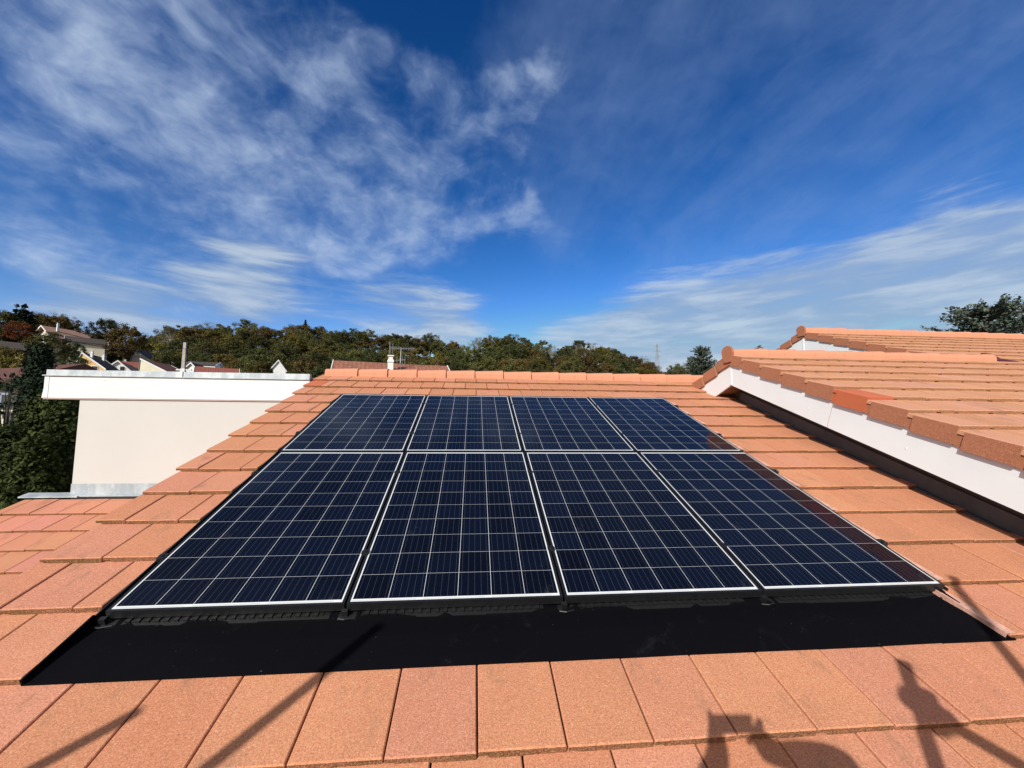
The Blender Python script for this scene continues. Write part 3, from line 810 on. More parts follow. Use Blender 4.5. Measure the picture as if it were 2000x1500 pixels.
# ------------------------------------------------------------------ far houses
def roof_far(name, c, rib=1.):
    m, k, b = mat(name); t = coords(k)
    sep = k.node('ShaderNodeSeparateXYZ'); k.l.new(t, sep.inputs[0])
    wv = k.math('SINE', k.math('MULTIPLY', sep.outputs[0], 26.)); n = k.noise(t, 5, 4, .6)
    base = k.mix(k.ramp(n, .3, .7), scalec(c, .75), scalec(c, 1.25))
    base = k.mix(k.ramp(wv, -1, 1, .0, .35), base, scalec(c, .45))
    k.l.new(base, b.inputs['Base Color']); b.inputs['Roughness'].default_value = .85
    return m
RF_BROWN = roof_far('old_brown_roof_tile', (.26, .105, .065)); RF_OLD = roof_far('dark_brown_roof_tile', (.115, .045, .030)); RF_PINK = roof_far('faded_pink_roof_tile', (.34, .20, .15))
RF_DARK = roof_far('dark_red_roof_tile', (.13, .035, .030)); RF_RED = roof_far('red_roof_tile', (.22, .065, .045)); RF_BLACK = roof_far('dark_slate_roof', (.05, .038, .034))
WHF = plain('white_far_render', (.66, .66, .64), .9, .05, 1); CRF = plain('cream_far_render', (.60, .55, .42), .9, .05, 1)
YEF = plain('ochre_far_render', (.60, .38, .16), .9, .08, 1); SALM = plain('salmon_far_render', (.62, .32, .20), .9, .05, 1)
GLASSF = plain('dark_window_glass', (.03, .035, .045), .1, .1, 2); BLUEG = plain('blue_grey_railing', (.22, .26, .33), .6)
def far_house(name, label, loc, rotz, L, D, wall_h, roof_h, wallm, roofm, oh=.35, chim=(), wins=(), rows=0, trim=WHF, asym=0., cs=.55):
    """gable house: ridge along local x; wins = (side, x or y, z, w, h); chim = (x, y, top)"""
    t = thing(name, label, 'house', loc, (0, 0, rotz))
    h, d = L/2, D/2; yr = asym*d
    w = MB()
    w.poly([(-h, -d, -3), (h, -d, -3), (h, -d, wall_h), (-h, -d, wall_h)]); w.poly([(h, d, -3), (-h, d, -3), (-h, d, wall_h), (h, d, wall_h)])
    w.poly([(h, -d, -3), (h, d, -3), (h, d, wall_h), (h, yr, wall_h+roof_h), (h, -d, wall_h)]); w.poly([(-h, d, -3), (-h, -d, -3), (-h, -d, wall_h), (-h, yr, wall_h+roof_h), (-h, d, wall_h)])
    w.build('wall', [wallm], t, off=(0, 0, 0))
    r = MB()
    for sgn in (-1, 1):
        run = d-sgn*yr; sl = roof_h/run; e = sgn*(d+oh); ze = wall_h-oh*sl; th = .14
        n = max(1, rows)
        for i in range(n):
            a, b = i/n, (i+1)/n
            ya, za = yr+(e-yr)*a, wall_h+roof_h+(ze-wall_h-roof_h)*a; yb, zb = yr+(e-yr)*b, wall_h+roof_h+(ze-wall_h-roof_h)*b
            st = .0 if rows == 0 else .035
            P = [Vector((0, ya, za)), Vector((0, yb, zb+st)), Vector((0, yb, zb+st-th)), Vector((0, ya, za-th))]
            r.grid([[p+Vector((-h-oh, 0, 0)) for p in P], [p+Vector((h+oh, 0, 0)) for p in P]])
    rf = r.build('roof', [roofm], t, off=(0, 0, 0))
    for sx in (-1, 1):
        v = MB(); x0, x1 = sorted((sx*(h+oh), sx*(h+oh+.04)))
        for sgn in (-1, 1):
            run = d-sgn*yr; e = sgn*(d+oh); ze = wall_h-oh*roof_h/run
            P = [Vector((0, yr, wall_h+roof_h+.05)), Vector((0, e, ze+.07)), Vector((0, e, ze-.18)), Vector((0, yr, wall_h+roof_h-.2))]
            v.grid([[p+Vector((x0, 0, 0)) for p in P], [p+Vector((x1, 0, 0)) for p in P]])
        v.build('verge_board', [trim], t, off=(0, 0, 0))
    for (cx, cy, ct) in chim:
        c = MB(); z0 = wall_h+roof_h*.3
        c.box((cx-.28*cs, cy-.24*cs, z0), (cx+.28*cs, cy+.24*cs, ct-.25)); c.box((cx-.34*cs, cy-.30*cs, ct-.42), (cx+.34*cs, cy+.30*cs, ct-.32)); c.box((cx-.22*cs, cy-.18*cs, ct-.25), (cx+.22*cs, cy+.18*cs, ct-.06), mat=0); c.box((cx-.32*cs, cy-.28*cs, ct-.06), (cx+.32*cs, cy+.28*cs, ct))
        c.build('chimney', [WHF], t, off=(0, 0, 0))
    for (side, p, z, ww, hh) in wins:
        g = MB(); f = MB()
        if side == 'front': B = lambda a, b, e0, e1, mb: mb.box((a[0], -d-e1, a[1]), (b[0], -d-e0, b[1]))
        elif side == 'left': B = lambda a, b, e0, e1, mb: mb.box((-h-e1, -b[0], a[1]), (-h-e0, -a[0], b[1]))
        else: B = lambda a, b, e0, e1, mb: mb.box((h+e0, a[0], a[1]), (h+e1, b[0], b[1]))
        B((p-ww/2-.08, z-.08), (p+ww/2+.08, z+hh+.08), -.02, .05, f); B((p-ww/2, z), (p+ww/2, z+hh), .03, .065, g)
        wo = f.build('window', [WHF], t, off=(0, 0, 0)); g.build('pane', [GLASSF], wo, off=(0, 0, 0))
    return t
def spot(u, v, r, top):      # a base point whose height `top` reaches the pixel (u, v) at distance r
    p = at(u, v, r); return Vector((p.x, p.y, p.z-top))
def face(u, v, r, top, rot, L):   # house centre when its near gable peaks at that pixel
    return spot(u, v, r, top)+Vector((math.cos(rot), math.sin(rot), 0))*(L/2)
def azof(u, v=700): return math.atan2(pixdir(u, v).x, pixdir(u, v).y)

# neighbour's roof just behind the ridge
def houses():
    rN = 27.; A, B = at(648, 709, rN), at(876, 710, rN*1.015)
    mid = (A+B)/2; L = (B-A).length-1.2; ang = math.atan2(B.y-A.y, B.x-A.x)
    th = 6.4; D = 8.0
    n = far_house('neighbour_house', 'brown tiled house just behind the ridge with a white chimney and pale verges', Vector((mid.x, mid.y, mid.z-th)), ang, L, D, th-2.0, 2.0, CRF, RF_BROWN, oh=.5, rows=13,
                  chim=(( (at(763, 705, rN-1.6)-mid).dot(Vector((math.cos(ang), math.sin(ang), 0))), -1.5, th+.28),), wins=(('front', -2, 1, 1.2, 1.2), ('front', 2, 1, 1.2, 1.2)))
    HOUSE_SPOTS.append((math.degrees(azof(740)), rN, 12))
    # aerial on that roof
    p = at(782, 722, rN-1.0); a = thing('tv_antenna', 'comb-shaped television aerial on the brown roof beside the white chimney', 'antenna', p, (0, 0, ang))
    m = MB(); H = 1.35; m.tube([(0, 0, -.6), (0, 0, H)], .022, 6); m.build('mast', [STEEL], a, off=(0, 0, 0))
    m = MB(); m.tube([(-.62, 0, H-.06), (.85, 0, H-.02)], .03, 6)
    for i in range(15):
        x = -.55+1.38*i/14; m.tube([(x, -.12, H-.16), (x, .12, H+.08)], .010, 4)
    m.build('boom', [STEEL], a, off=(0, 0, 0))
    m = MB(); m.tube([(-.64, 0, H-.42), (-.66, 0, H+.28)], .02, 5); m.tube([(-.48, 0, H-.36), (-.48, 0, H+.2)], .012, 5); m.build('reflector', [STEEL], a, off=(0, 0, 0))
    m = MB(); m.tube([(-.3, 0, .55), (.28, 0, .62)], .02, 5)
    for x in (-.22, -.05, .1, .25): m.tube([(x, 0, .38), (x, 0, .84)], .012, 4)
    m.build('lower_boom', [STEEL], a, off=(0, 0, 0))
    # left house with brown hip roof
    r = 25.; p = at(30, 743, r); az = azof(30)
    t = thing('cream_hipped_house', 'cream house with brown hipped roof and balcony at the far left edge, behind the conifers', 'house', Vector((p.x, p.y, p.z-4.4)), (0, 0, -az*.3))
    b = MB(); b.box((-.85, 0, 2.95), (.45, 7, 4.3)); b.build('upper_wall', [CRF], t, off=(0, 0, 0))
    b = MB(); b.box((-6, -.02, -2), (.3, 7, 2.55)); b.build('lower_wall', [SALM], t, off=(0, 0, 0))
    b = MB(); b.box((-6.2, -.9, 2.56), (.4, 7, 2.93)); b.build('balcony_slab', [CRF], t, off=(0, 0, 0))
    b = MB()
    for i in range(32): b.box((-6.1+.2*i, -.86, 2.94), (-6.1+.2*i+.10, -.82, 3.8))
    b.box((-6.2, -.88, 3.8), (.4, -.80, 3.88)); b.build('balcony_railing', [BLUEG], t, off=(0, 0, 0))
    b = MB(); b.box((-.35, -.85, -2), (-.1, -.6, 2.55)); b.build('balcony_post', [GLASSF], t, off=(0, 0, 0))
    f = MB(); pk = Vector((.72, 2.6, 5.42)); e0, e1, e2 = Vector((-2.7, -1.1, 4.38)), Vector((.55, -1.1, 4.38)), Vector((-2.7, 7.2, 4.38)); e3 = Vector((.9, 7.2, 4.38))
    f.poly([e0, e1, pk]); f.poly([e2, e0, pk]); f.poly([e3, e2, pk]); f.poly([e1, e3, pk]); f.box((-2.7, -1.1, 4.2), (.55, 7.2, 4.375))
    f.build('roof', [RF_OLD], t, off=(0, 0, 0))
    # white gable with two windows
    a = R_(76)-azof(231); far_house('white_gabled_house', 'white gabled house with two small windows and red roof, above the zinc roof edge', face(231, 704, 100, 7.0, a, 9), a, 9, 4.2, 5.0, 2.0, WHF, RF_PINK, oh=.25,
                  wins=(('left', .65, 5.0, .62, .95), ('left', -.6, 5.0, .62, .95)))
    p = spot(276, 708, 112, 5.5); far_house('red_roofed_house', 'long low red roofed house right of the two-windowed white gable', p, -azof(262), 6.0, 6, 4., 1.5, WHF, RF_RED, oh=.2, chim=((-2.4, .3, 5.9),))
    a = R_(64)-azof(290); far_house('cream_wedge_house', 'cream wedge-shaped gable with a dark red roof and round white flue', face(287, 699, 84, 6.4, a, 9)+Vector((1.6, 1.2, 0)), a, 9.0, 6.4, 3.0, 3.4, CRF, RF_DARK, oh=.08, asym=.96, chim=((2.2, -.4, 6.1),))
    a = R_(58)-azof(270); far_house('slate_roofed_white_house', 'white house with dark slate roof half hidden by trees, behind the red roofs', face(268, 681, 118, 7.2, a, 9)+Vector((1., .8, 0)), a, 9, 5.5, 3.6, 3.6, WHF, RF_BLACK, oh=.2, asym=.7, chim=((1.5, .5, 7.4),))
    a = R_(66)-azof(180); far_house('ochre_house', 'ochre and grey walled house with dark roof sloping right and white flues', face(178, 689, 92, 6.6, a, 5), a, 5, 3.8, 4.2, 2.4, YEF, RF_BLACK, oh=.12, asym=.55, chim=((-1.8, .2, 7.0), (1.6, .2, 6.9)), wins=(('left', .6, 3.6, .7, .9), ('left', .6, 1.8, .7, .9), ('left', -.7, 3.2, .7, .9)))
    # pink roofed villa on the hill
    p = spot(140, 645, 125, 7.0); far_house('pink_roofed_villa', 'villa with faded pink roof and white chimney high on the left hillside', p, R_(28)-azof(140), 8.0, 8.5, 3.8, 3.2, CRF, RF_PINK, oh=.7, chim=((-2.8, -1.2, 7.8),), wins=(('front', -2, 1.9, 1.4, 1.4), ('front', 1, 1.9, 1.4, 1.4)))
    p = spot(170, 660, 118, 4.0); far_house('low_dark_roofed_house', 'low house with dark roof and pale balcony band below the pink-roofed villa', p, -azof(168), 5.2, 6, 2.8, 1.2, CRF, RF_BLACK, oh=.4)
    # right hand white houses
    a = R_(66)-azof(376); far_house('white_dark_roofed_house', 'small white gable with dark roof right of the concrete pole', face(374, 708, 88, 6.0, a, 7), a, 7, 3.6, 4.0, 2.0, WHF, RF_BLACK, oh=.25)
    p = spot(402, 707, 94, 5.2); far_house('white_boxy_house', 'white boxy house with brown roof right of the small dark-roofed gable', p, -azof(405)-R_(15), 4.2, 5, 4.5, .7, WHF, RF_BLACK, oh=.15)
    p = spot(425, 718, 64, 4.2); far_house('low_red_roof_house', 'barely visible low red roof beside the boxy white house', p, -azof(425), 4.2, 4, 3.2, 1.0, CRF, RF_RED, oh=.2)
    a = R_(84)-azof(544); far_house('white_pointed_gable_house', 'lone steep white gable in front of the wood, above the middle of the zinc edge', face(544, 703, 86, 6.4, a, 7), a, 7, 2.5, 4.6, 1.8, WHF, RF_BLACK, oh=.2)
    p = spot(25, 667, 105, 4.5); far_house('yellow_walled_house', 'yellow walled house with dark brown roof among the trees at upper left', p, -azof(25), 3.8, 5, 3.1, 1.3, YEF, RF_BLACK, oh=.3)
    for u, r_, w in ((231, 104, 3), (300, 90, 3.5), (275, 122, 3), (186, 98, 3), (140, 125, 3.5), (170, 118, 2.5), (390, 96, 3.5), (425, 64, 2.), (544, 92, 2.2), (25, 105, 2.5), (262, 98, 2.5)):
        HOUSE_SPOTS.append((math.degrees(azof(u)), r_, w))
houses()

# ------------------------------------------------------------------ the wood
def wood():
    r = random.Random(21); pts = []; n = 0
    kinds = ['green']*6+['dark']*4+['brown']*4+['yellow']*3+['grey']*2
    ring = 88.
    while ring < 240:
        az = -49.+r.uniform(0, 2)
        while az < 31:
            e = interp(az, SKYLINE)
            step = math.degrees((7.2 if ring < 175 else 5.4)/ring)
            a = az+r.uniform(-.35, .35)*step; q = ring+r.uniform(-4, 4)
            az += step*r.uniform(.9, 1.25)
            x, y = polar(a, q); z = ground_z(q, a)
            s = r.uniform(.84, 1.12)
            el = math.degrees(math.atan2(z+11*s-CAM.z, q))
            low_vis = 4.6 if a < -14 else 5.7
            if el < low_vis: continue
            if any(abs(a-ha) < hw+2.0 and q < hr+7 for ha, hr, hw in HOUSE_SPOTS): continue
            if a < -33 and q < 100: continue
            pts.append((x, y, s, el, a, q))
        ring += 10.5 if ring < 150 else 9.0
    r.shuffle(pts); pts = pts[:285]
    for (x, y, s, el, a, q) in pts:
        k = r.choice(kinds)
        if q < 180 and k == 'grey': k = 'green'
        if q > 215 and r.random() < .3: k = 'grey'
        s2 = s*(1.0 if q > 120 else .9)
        place_tree(k, x, y, s2, r.randrange(3), sz=s2*r.uniform(.9, 1.1))
wood()

def special():
    def by(u, vtop, r, h): # base at ground below that pixel
        p = at(u, vtop, r); return p, (p.z-gxy(p.x, p.y))
    def conif(u, vtop, r, w, label, seed, m=LEAFS['conifer'], name='conifer_tree', tiers=16, **kw):
        p = at(u, vtop, r); g = gxy(p.x, p.y); h = p.z-g
        cm, tm = conifer_mesh(seed, h, w, tiers, m, **kw)
        t = thing(name, label, 'tree', (p.x, p.y, g)); obj('crown', cm, (), t); obj('trunk', tm, (), t); return t
    conif(33, 597, 120, 3.2, 'slender dark conifer with spiky top on the upper left skyline', 1, dens=110, ls=.3, tiers=18)
    conif(48, 599, 118, 4.6, 'broad blackish conifer right beside the slender one at upper left', 2, dens=220, ls=.36, power=.55, droop=.1, tiers=18)
    conif(154, 628, 150, 3.2, 'thin conifer top behind the pink-roofed villa', 3, dens=100, ls=.3)
    conif(597, 626, 212, 3.6, 'lone dark fir standing above the wood on the skyline', 4, dens=140, ls=.36)
    # single broadleaf trees that stand out
    def bl(kind, u, vtop, r, s, label, var=0):
        p = at(u, vtop, r); g = gxy(p.x, p.y); cm, tm = proto(kind, var)
        t = thing('broadleaf_tree', label, 'tree', (p.x, p.y, p.z-11.2*s), (0, 0, u*.7)); t.scale = (s, s, s); obj('crown', cm, (), t); obj('trunk', tm, (), t)
    bl('brown', 108, 614, 128, .85, 'windswept brown tree left above the pink-roofed villa', 0)
    bl('dark', 207, 626, 120, .62, 'small dark rounded pine on the skyline right of the villa', 1)
    bl('brown', 248, 637, 115, .80, 'rounded russet tree right of the skyline pine', 2)
    bl('red', 40, 630, 112, .42, 'red-leaved tree below the dark conifers at upper left', 0)
    bl('yellow', 20, 682, 80, .55, 'yellow-green bush-like tree above the brown hipped roof', 1)
    bl('yellow', 50, 696, 72, .5, 'yellow-olive tree behind the cypress tips at left', 2)
    bl('green', 118, 668, 132, .8, 'olive tree between the cypress and the ochre house', 0)
    bl('dark', 148, 694, 80, .34, 'dark leafy tree left of the ochre house', 2)
    bl('dark', 215, 666, 142, .8, 'dark tree mass below the skyline pine', 0)
    bl('green', 100, 652, 105, .66, 'green tree left below the villa', 1)
    bl('green', 10, 612, 118, .8, 'olive tree at the upper left corner of the wood', 2)
    bl('dark', 150, 672, 108, .36, 'dark shrub tree in front of the villa', 1)
    bl('dark', 232, 690, 132, .6, 'dark shrub tree behind the two-windowed white gable', 1)
    bl('dark', 395, 690, 112, .6, 'dark green tree behind the white boxy house', 1)
    bl('yellow', 512, 708, 62, .35, 'small russet-yellow bush left of the lone white gable', 0)
    bl('green', 330, 684, 112, .6, 'green tree behind the dark red roof', 0)
    bl('green', 1120, 700, 80, .42, 'light green tree just above the middle of the main ridge', 1)
    bl('brown', 1015, 703, 84, .36, 'orange-brown bush above the main ridge', 1)
    # near conifers at the left
    def cypress(u, vtop, r, w, label, seed, n=9000, ls=.10, shape=.5, m='hedge'):
        p = at(u, vtop, r); h = p.z-GZ; rr = random.Random(seed); mb = MB(); tb = MB()
        tb.tube([(0, 0, -.2), (0, 0, h*.9)], [w*.12, .03], 6)
        tufts = [(rr.random()**.8, rr.uniform(0, 6.283), rr.uniform(0, 1)) for _ in range(int(n/26))]
        for (f, an, t0) in tufts:
            R0 = w*(max(.02, 1-f)**shape)*(1+.14*math.sin(an*3+f*9+seed)+.10*math.sin(an*7+f*23)); rad = R0*rr.uniform(.72, 1.06)
            c = Vector((math.cos(an)*rad, math.sin(an)*rad, h*f)); out = Vector((math.cos(an), math.sin(an), .9))
            for _ in range(26):
                o = rand_unit(rr)*ls*2.3*rr.random()**.5; o.z *= 1.5
                leafq(mb, c+o, ls*rr.uniform(.5, 1.1), rr, min(1, max(0, t0*.7+rr.uniform(-.15, .3))), out.normalized()*.8)
        core = MB(); seg = 14
        core.grid([[Vector((math.cos(6.283*j/seg)*w*.72*(max(.02, 1-f)**shape), math.sin(6.283*j/seg)*w*.72*(max(.02, 1-f)**shape), h*f*.97)) for j in range(seg)] for f in [i/10 for i in range(11)]])
        b0 = len(mb.v); mb.v.extend(core.v); mb.f.extend([tuple(b0+i for i in f) for f in core.f]); mb.m.extend(core.m); mb.t.extend([.0]*len(core.f))
        cm = mb.mesh('crown'); cm.materials.append(LEAFS[m]); tm = tb.mesh('trunk'); tm.materials.append(BARK)
        t = thing('cypress_tree', label, 'tree', (p.x, p.y, GZ)); obj('crown', cm, (), t); obj('trunk', tm, (), t)
    cypress(65, 684, 17.5, .30, 'left one of the two tall dark cypress tips behind the white block', 11, 12000, .06, shape=.42, m='conifer')
    cypress(86, 680, 17.0, .34, 'right and tallest dark cypress tip, touching the zinc roof edge', 12, 14000, .06, shape=.30, m='conifer')
    cypress(74, 782, 14.5, .60, 'dense green conifer in front of the two cypress tips', 13, 20000, .055, .5)
    cypress(118, 775, 11.6, 1.05, 'deep green conifer bush against the corner of the white block', 14, 30000, .05, .42)
    cypress(16, 842, 11.0, 1.0, 'low green conifer bush at the left picture edge above the lower roof', 15, 24000, .05, .42)
    cypress(72, 860, 9.8, .85, 'nearest green conifer bush directly behind the lower roof corner', 16, 24000, .045, .42)
    # twiggy branches in front of the hipped house
    p = at(18, 770, 20.); rr = random.Random(5); mb = MB(); lv = MB()
    for i in range(24):
        e = Vector((rr.uniform(-1.3, 1.3), rr.uniform(-.8, .8), rr.uniform(-.35, 1.1))); mb.tube([(0, 0, -1.8), tuple(e*.5+Vector((0, 0, -.5))), tuple(e)], [.022, .014, .006], 4)
        for _ in range(12): leafq(lv, e*rr.uniform(.6, 1.05)+rand_unit(rr)*.14, .10, rr, rr.random())
    t = thing('thin_leafed_tree', 'thin-leafed dark tree in front of the cream balcony at the left edge', 'tree', (p.x, p.y, p.z-.2))
    cm = lv.mesh('crown'); cm.materials.append(LEAFS['conifer']); obj('crown', cm, (), t); mb.tube([(0, 0, -7), (0, 0, -1.7)], [.12, .07], 6); tm = mb.mesh('trunk'); tm.materials.append(WETBARK); obj('trunk', tm, (), t)
    # blue-green cedars at the right
    def cedar(u, vtop, r, w, h, label, seed, nb, rise, layer):
        p = at(u, vtop, r); rr = random.Random(seed); mb = MB(); tb = MB(); z0 = -h-9
        tb.tube([(0, 0, z0), (0, 0, -h), (0, 0, -.4)], [.35, .25, .04], 7)
        for i in range(nb):
            f = rr.random(); z = -h*(f**.9); L = w*(.25+.75*f**.55)*rr.uniform(.65, 1.12); an = rr.uniform(0, 6.283)
            e = Vector((math.cos(an)*L, math.sin(an)*L, rise*L*rr.uniform(.4, 1.3)))
            s = Vector((0, 0, z-.25*L)); m_ = s+Vector((e.x*.5, e.y*.5, e.z*.30)); E = s+e
            tb.tube([s, m_, E], [.06, .035, .008], 4); t0 = rr.uniform(.1, .9)
            for _ in range(int(layer*L/w)+6):
                q = rr.uniform(.25, 1.06); b_ = (s.lerp(m_, q*2) if q < .5 else m_.lerp(E, q*2-1))
                sd = Vector((-math.sin(an), math.cos(an), 0))*rr.uniform(-.16, .16)*L*(1.15-q)
                leafq(mb, b_+sd+rand_unit(rr)*.10, rr.uniform(.06, .15), rr, min(1, max(0, t0+rr.uniform(-.3, .3))), Vector((0, 0, .7)))
        cm = mb.mesh('crown'); cm.materials.append(LEAFS['cedar']); tm = tb.mesh('trunk'); tm.materials.append(BARK)
        t = thing('cedar_tree', label, 'tree', p); obj('crown', cm, (), t); obj('trunk', tm, (), t)
    cedar(1368, 676, 52, 2.3, 5.0, 'rounded blue-green cedar left of the front gable', 31, 230, .35, 90)
    cedar(1930, 592, 34, 4.1, 3.6, 'wide spreading blue-green cedar behind the right-hand ridge', 32, 210, .30, 105)
    cedar(1482, 673, 70, 1.0, 4.0, 'small treetop peeping over the front gable ridge', 33, 60, .3, 40)
special()

# ------------------------------------------------------------------ poles, wires, pylon
def utilities():
    CONC = plain('grey_concrete_pole', (.30, .27, .24), .9)
    p = at(362, 669, 40.); t = thing('utility_pole', 'tapering concrete utility pole above the zinc roof edge', 'pole', (p.x, p.y, gxy(p.x, p.y)))
    h = p.z-t.location.z; m = MB(); m.grid([[Vector((x*w, y*w*.7, z)) for x, y in ((-1, -1), (1, -1), (1, 1), (-1, 1))] for z, w in ((-.5, .19), (h, .10))]); m.build('shaft', [CONC], t, off=(0, 0, 0))
    m = MB(); m.box((-.5, -.05, h-2.15), (.6, .05, h-2.05)); m.box((-.14, -.1, h-2.3), (.16, .1, h-2.0)); m.build('crossarm', [STEEL], t, off=(0, 0, 0))
    WIRE = plain('black_cable', (.02, .02, .02), .6)
    def wire(P, rad, label):
        m = MB(); m.tube(P, rad, 5); o = m.build('overhead_wire', [WIRE], off=tuple(P[0])); o.location = P[0]; tag(o, label, 'wire')
    a, b = at(358, 679, 40.), at(-140, 600, 17.)
    P = [a.lerp(b, i/16)-Vector((0, 0, .55*4*(i/16)*(1-i/16))) for i in range(17)]
    wire(P, .014, 'black overhead cable sagging from the concrete pole to the left edge')
    a, b = at(366, 675, 40.), at(620, 700, 75.)
    wire([a.lerp(b, i/10)-Vector((0, 0, .5*4*(i/10)*(1-i/10))) for i in range(11)], .012, 'thin cable running right from the concrete pole towards the wood')
    p = at(1283, 671, 260.); t = thing('electricity_pylon', 'distant lattice electricity pylon on the skyline right of the wood', 'pylon', (p.x, p.y, p.z-22))
    LAT = plain('weathered_pylon_steel', (.24, .26, .28), .6); m = MB(); H = 22.
    def wd(z): return 1.2*(1-z/H)+.20
    zs = [0, 4, 8, 11, 14, 16.5, 18.5, 20.2, H]
    cs = ((-1, -1), (1, -1), (1, 1), (-1, 1))
    for c in cs: m.tube([(c[0]*wd(z), c[1]*wd(z), z) for z in (0, H)], .08, 4)
    for a_, b_ in zip(zs, zs[1:]):
        for i in range(4):
            c, d = cs[i], cs[(i+1) % 4]
            m.tube([(c[0]*wd(a_), c[1]*wd(a_), a_), (d[0]*wd(b_), d[1]*wd(b_), b_)], .04, 4); m.tube([(d[0]*wd(a_), d[1]*wd(a_), a_), (c[0]*wd(b_), c[1]*wd(b_), b_)], .04, 4)
    m.build('lattice_mast', [LAT], t, off=(0, 0, 0))
    for z, w in ((14., 2.3), (17.2, 2.9), (20.3, 1.8)):
        m = MB(); m.tube([(-w, 0, z), (w, 0, z)], .14, 4); m.tube([(-w, 0, z), (0, 0, z+.9), (w, 0, z)], .09, 4)
        for x in (-w, w): m.tube([(x, 0, z), (x, 0, z-.8)], .10, 4)
        m.build('crossarm', [LAT], t, off=(0, 0, 0))
utilities()

# ------------------------------------------------------------------ behind the camera: scaffold and photographer (they cast the shadows)
DZ = -1.02
def onroof(u, v):
    d = pixdir(u, v); nrm = W(0, 0, 1); t = -CAM.dot(nrm)/d.dot(nrm); return CAM+d*t
def scaffold():
    t = thing('scaffolding', 'steel pole scaffold along the eave behind the camera, casting thin pole shadows', 'scaffold', Vector((1.3, -2.3, GZ)))
    def back(u, v, yy):               # point of the pole that throws its shadow on that spot, at depth y = yy
        s = onroof(u, v); k = (s.y-yy)/ANTI.y; return s-ANTI*k
    def pole(tip, low, y0, y1, r=.024):
        a, b = back(*tip, y0), back(*low, y1); d = (b-a).normalized()
        m = MB(); end = a+d*((a.z-GZ)/max(.3, -d.z)); m.tube([a, end], r, 12); m.build('pole', [STEEL], t); return a, d
    pole((728, 1217), (400, 1500), -2.42, -2.50); pole((250, 1390), (60, 1500), -2.40, -2.50)
    pole((1862, 1126), (1985, 1290), -2.40, -2.46)
    a, d = pole((1769, 1290), (1835, 1500), -2.36, -2.42, .026)
    c = back(1815, 1385, -2.37)
    m = MB(); m.tube([c+Vector((-.05, 0, .05)), c+Vector((.05, 0, -.05))], .048, 10); m.tube([c-d*.07, c+d*.07], .044, 10); m.build('coupler', [STEEL], t)
    e = back(2000, 1495, -2.40); c2 = back(1840, 1400, -2.37)
    m = MB(); m.tube([c2, c2+(e-c2)*4.], .024, 10); m.build('brace', [STEEL], t)
    m = MB()
    for i in range(3): m.box((-1.6, -3.0+i*.30, DZ-.05), (4.6, -2.72+i*.30, DZ))
    m.build('deck_plank', [PLANK], t)
scaffold()

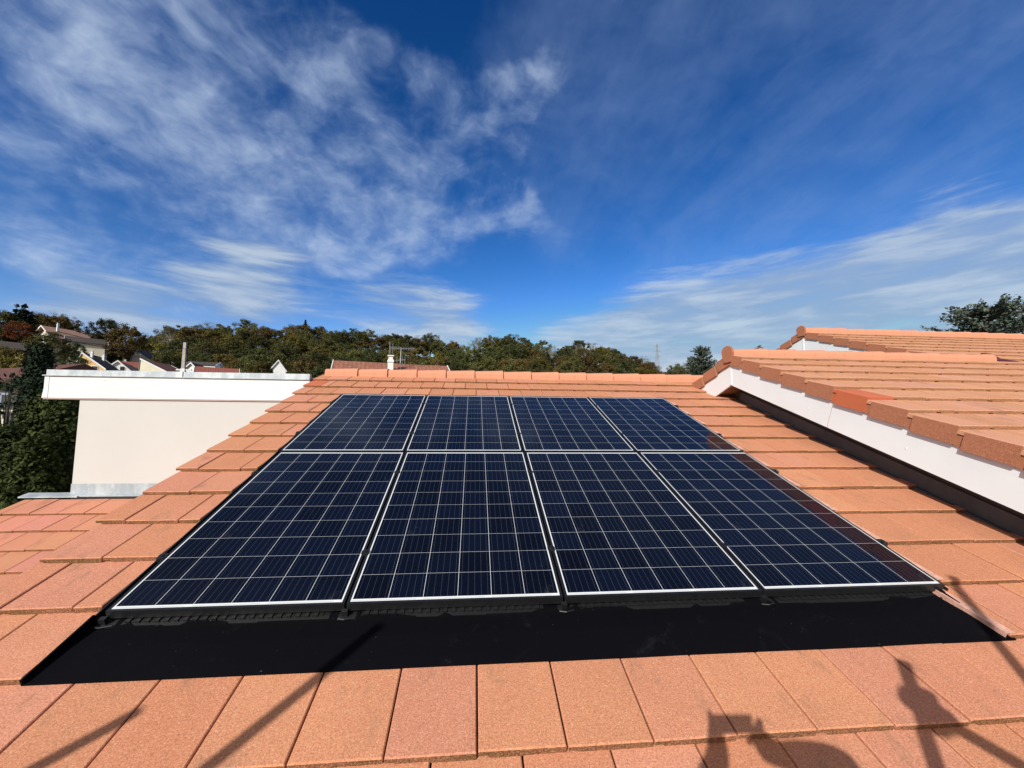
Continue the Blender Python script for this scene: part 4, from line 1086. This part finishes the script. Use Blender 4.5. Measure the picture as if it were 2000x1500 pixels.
def photographer():
    PC = CAM-FWD*.016-UP*.012
    ph = MB(); hw, hh = .068, .031
    def T(p): return PC+RGT*p.x+UP*p.y+FWD*p.z
    ph.box((-hw, -hh, -.004), (hw, hh, .004), T); o = ph.build('smartphone', [BLACKFR], off=tuple(PC)); o.location = PC
    tag(o, 'black smartphone held up in both hands behind the roof edge', 'phone')
    J = {}; E_ = []
    def add(n, p, r): J[n] = (Vector(p), r); return n
    B = PC.copy()
    hip = Vector((B.x+.0, B.y-.36, DZ+.93)); chest = Vector((B.x, B.y-.33, DZ+1.30)); neck = Vector((B.x, B.y-.32, DZ+1.47))
    add('hip', hip, .15); add('waist', hip.lerp(chest, .45), .135); add('chest', chest, .155); add('neck', neck, .055); add('head', neck+Vector((0, .02, .10)), .075); add('crown', neck+Vector((0, .01, .20)), .085)
    E_ += [('hip', 'waist'), ('waist', 'chest'), ('chest', 'neck'), ('neck', 'head'), ('head', 'crown')]
    for s, n in ((-1, 'l'), (1, 'r')):
        sh = chest+Vector((s*.19, 0, .10)); el = PC+(Vector((-.19, -.17, -.07)) if s < 0 else Vector((.31, -.13, -.04)))
        wr = PC+RGT*(s*.082)+Vector((0, -.06, -.050))
        pal = PC+RGT*(s*.066)-UP*.014-FWD*.026
        add('sh'+n, sh, .065); add('el'+n, el, .058); add('wr'+n, wr, .036); add('pa'+n, pal, .044)
        E_ += [('chest', 'sh'+n), ('sh'+n, 'el'+n), ('el'+n, 'wr'+n), ('wr'+n, 'pa'+n)]
        for i in range(4):           # fingers close round the phone's edge
            k0 = pal+UP*(.028-.017*i)+RGT*(s*.004); k1 = k0+RGT*(s*.010)+FWD*.012; k2 = k0+RGT*(-s*.012)+FWD*.012*.4-FWD*.004
            add(f'f{i}a'+n, k0, .014); add(f'f{i}b'+n, k0+RGT*(s*.014)-FWD*.006+UP*.014, .0125); add(f'f{i}c'+n, k0+RGT*(s*.012)+FWD*.008+UP*.024, .011)
            E_ += [('pa'+n, f'f{i}a'+n), (f'f{i}a'+n, f'f{i}b'+n), (f'f{i}b'+n, f'f{i}c'+n)]
        if s < 0:
            add('ix'+n, pal+UP*.040-RGT*.020, .010); add('iy'+n, pal+UP*.085-RGT*.030, .007); E_ += [('pa'+n, 'ix'+n), ('ix'+n, 'iy'+n)]
        add('t0'+n, pal-UP*.018-RGT*s*.012, .010); add('t1'+n, pal-UP*.030-RGT*s*.030, .009); E_ += [('pa'+n, 't0'+n), ('t0'+n, 't1'+n)]
        kn = Vector((hip.x+s*.12, hip.y+.04, DZ+.50)); an = Vector((hip.x+s*.13, hip.y-.02, DZ+.08)); to = an+Vector((0, .17, -.045))
        add('th'+n, hip+Vector((s*.09, 0, -.06)), .095); add('kn'+n, kn, .06); add('an'+n, an, .045); add('to'+n, to, .035)
        E_ += [('hip', 'th'+n), ('th'+n, 'kn'+n), ('kn'+n, 'an'+n), ('an'+n, 'to'+n)]
    names = list(J); idx = {n: i for i, n in enumerate(names)}
    me = bpy.data.meshes.new('person'); base = Vector((hip.x, hip.y, DZ))
    me.from_pydata([tuple(J[n][0]-base) for n in names], [(idx[a], idx[b]) for a, b in E_], []); me.update()
    o = obj('person', me, [plain('dark_work_clothes', (.05, .06, .09), .9)], None, base)
    tag(o, 'photographer in dark work clothes with both arms raised, holding the phone up', 'person')
    sk = o.modifiers.new('skin', 'SKIN'); sk.use_smooth_shade = True
    for i, n in enumerate(names):
        sv = me.skin_vertices[0].data[i]; sv.radius = (J[n][1], J[n][1]); sv.use_root = (n == 'hip')
    o.modifiers.new('smooth', 'SUBSURF').levels = 1
photographer()
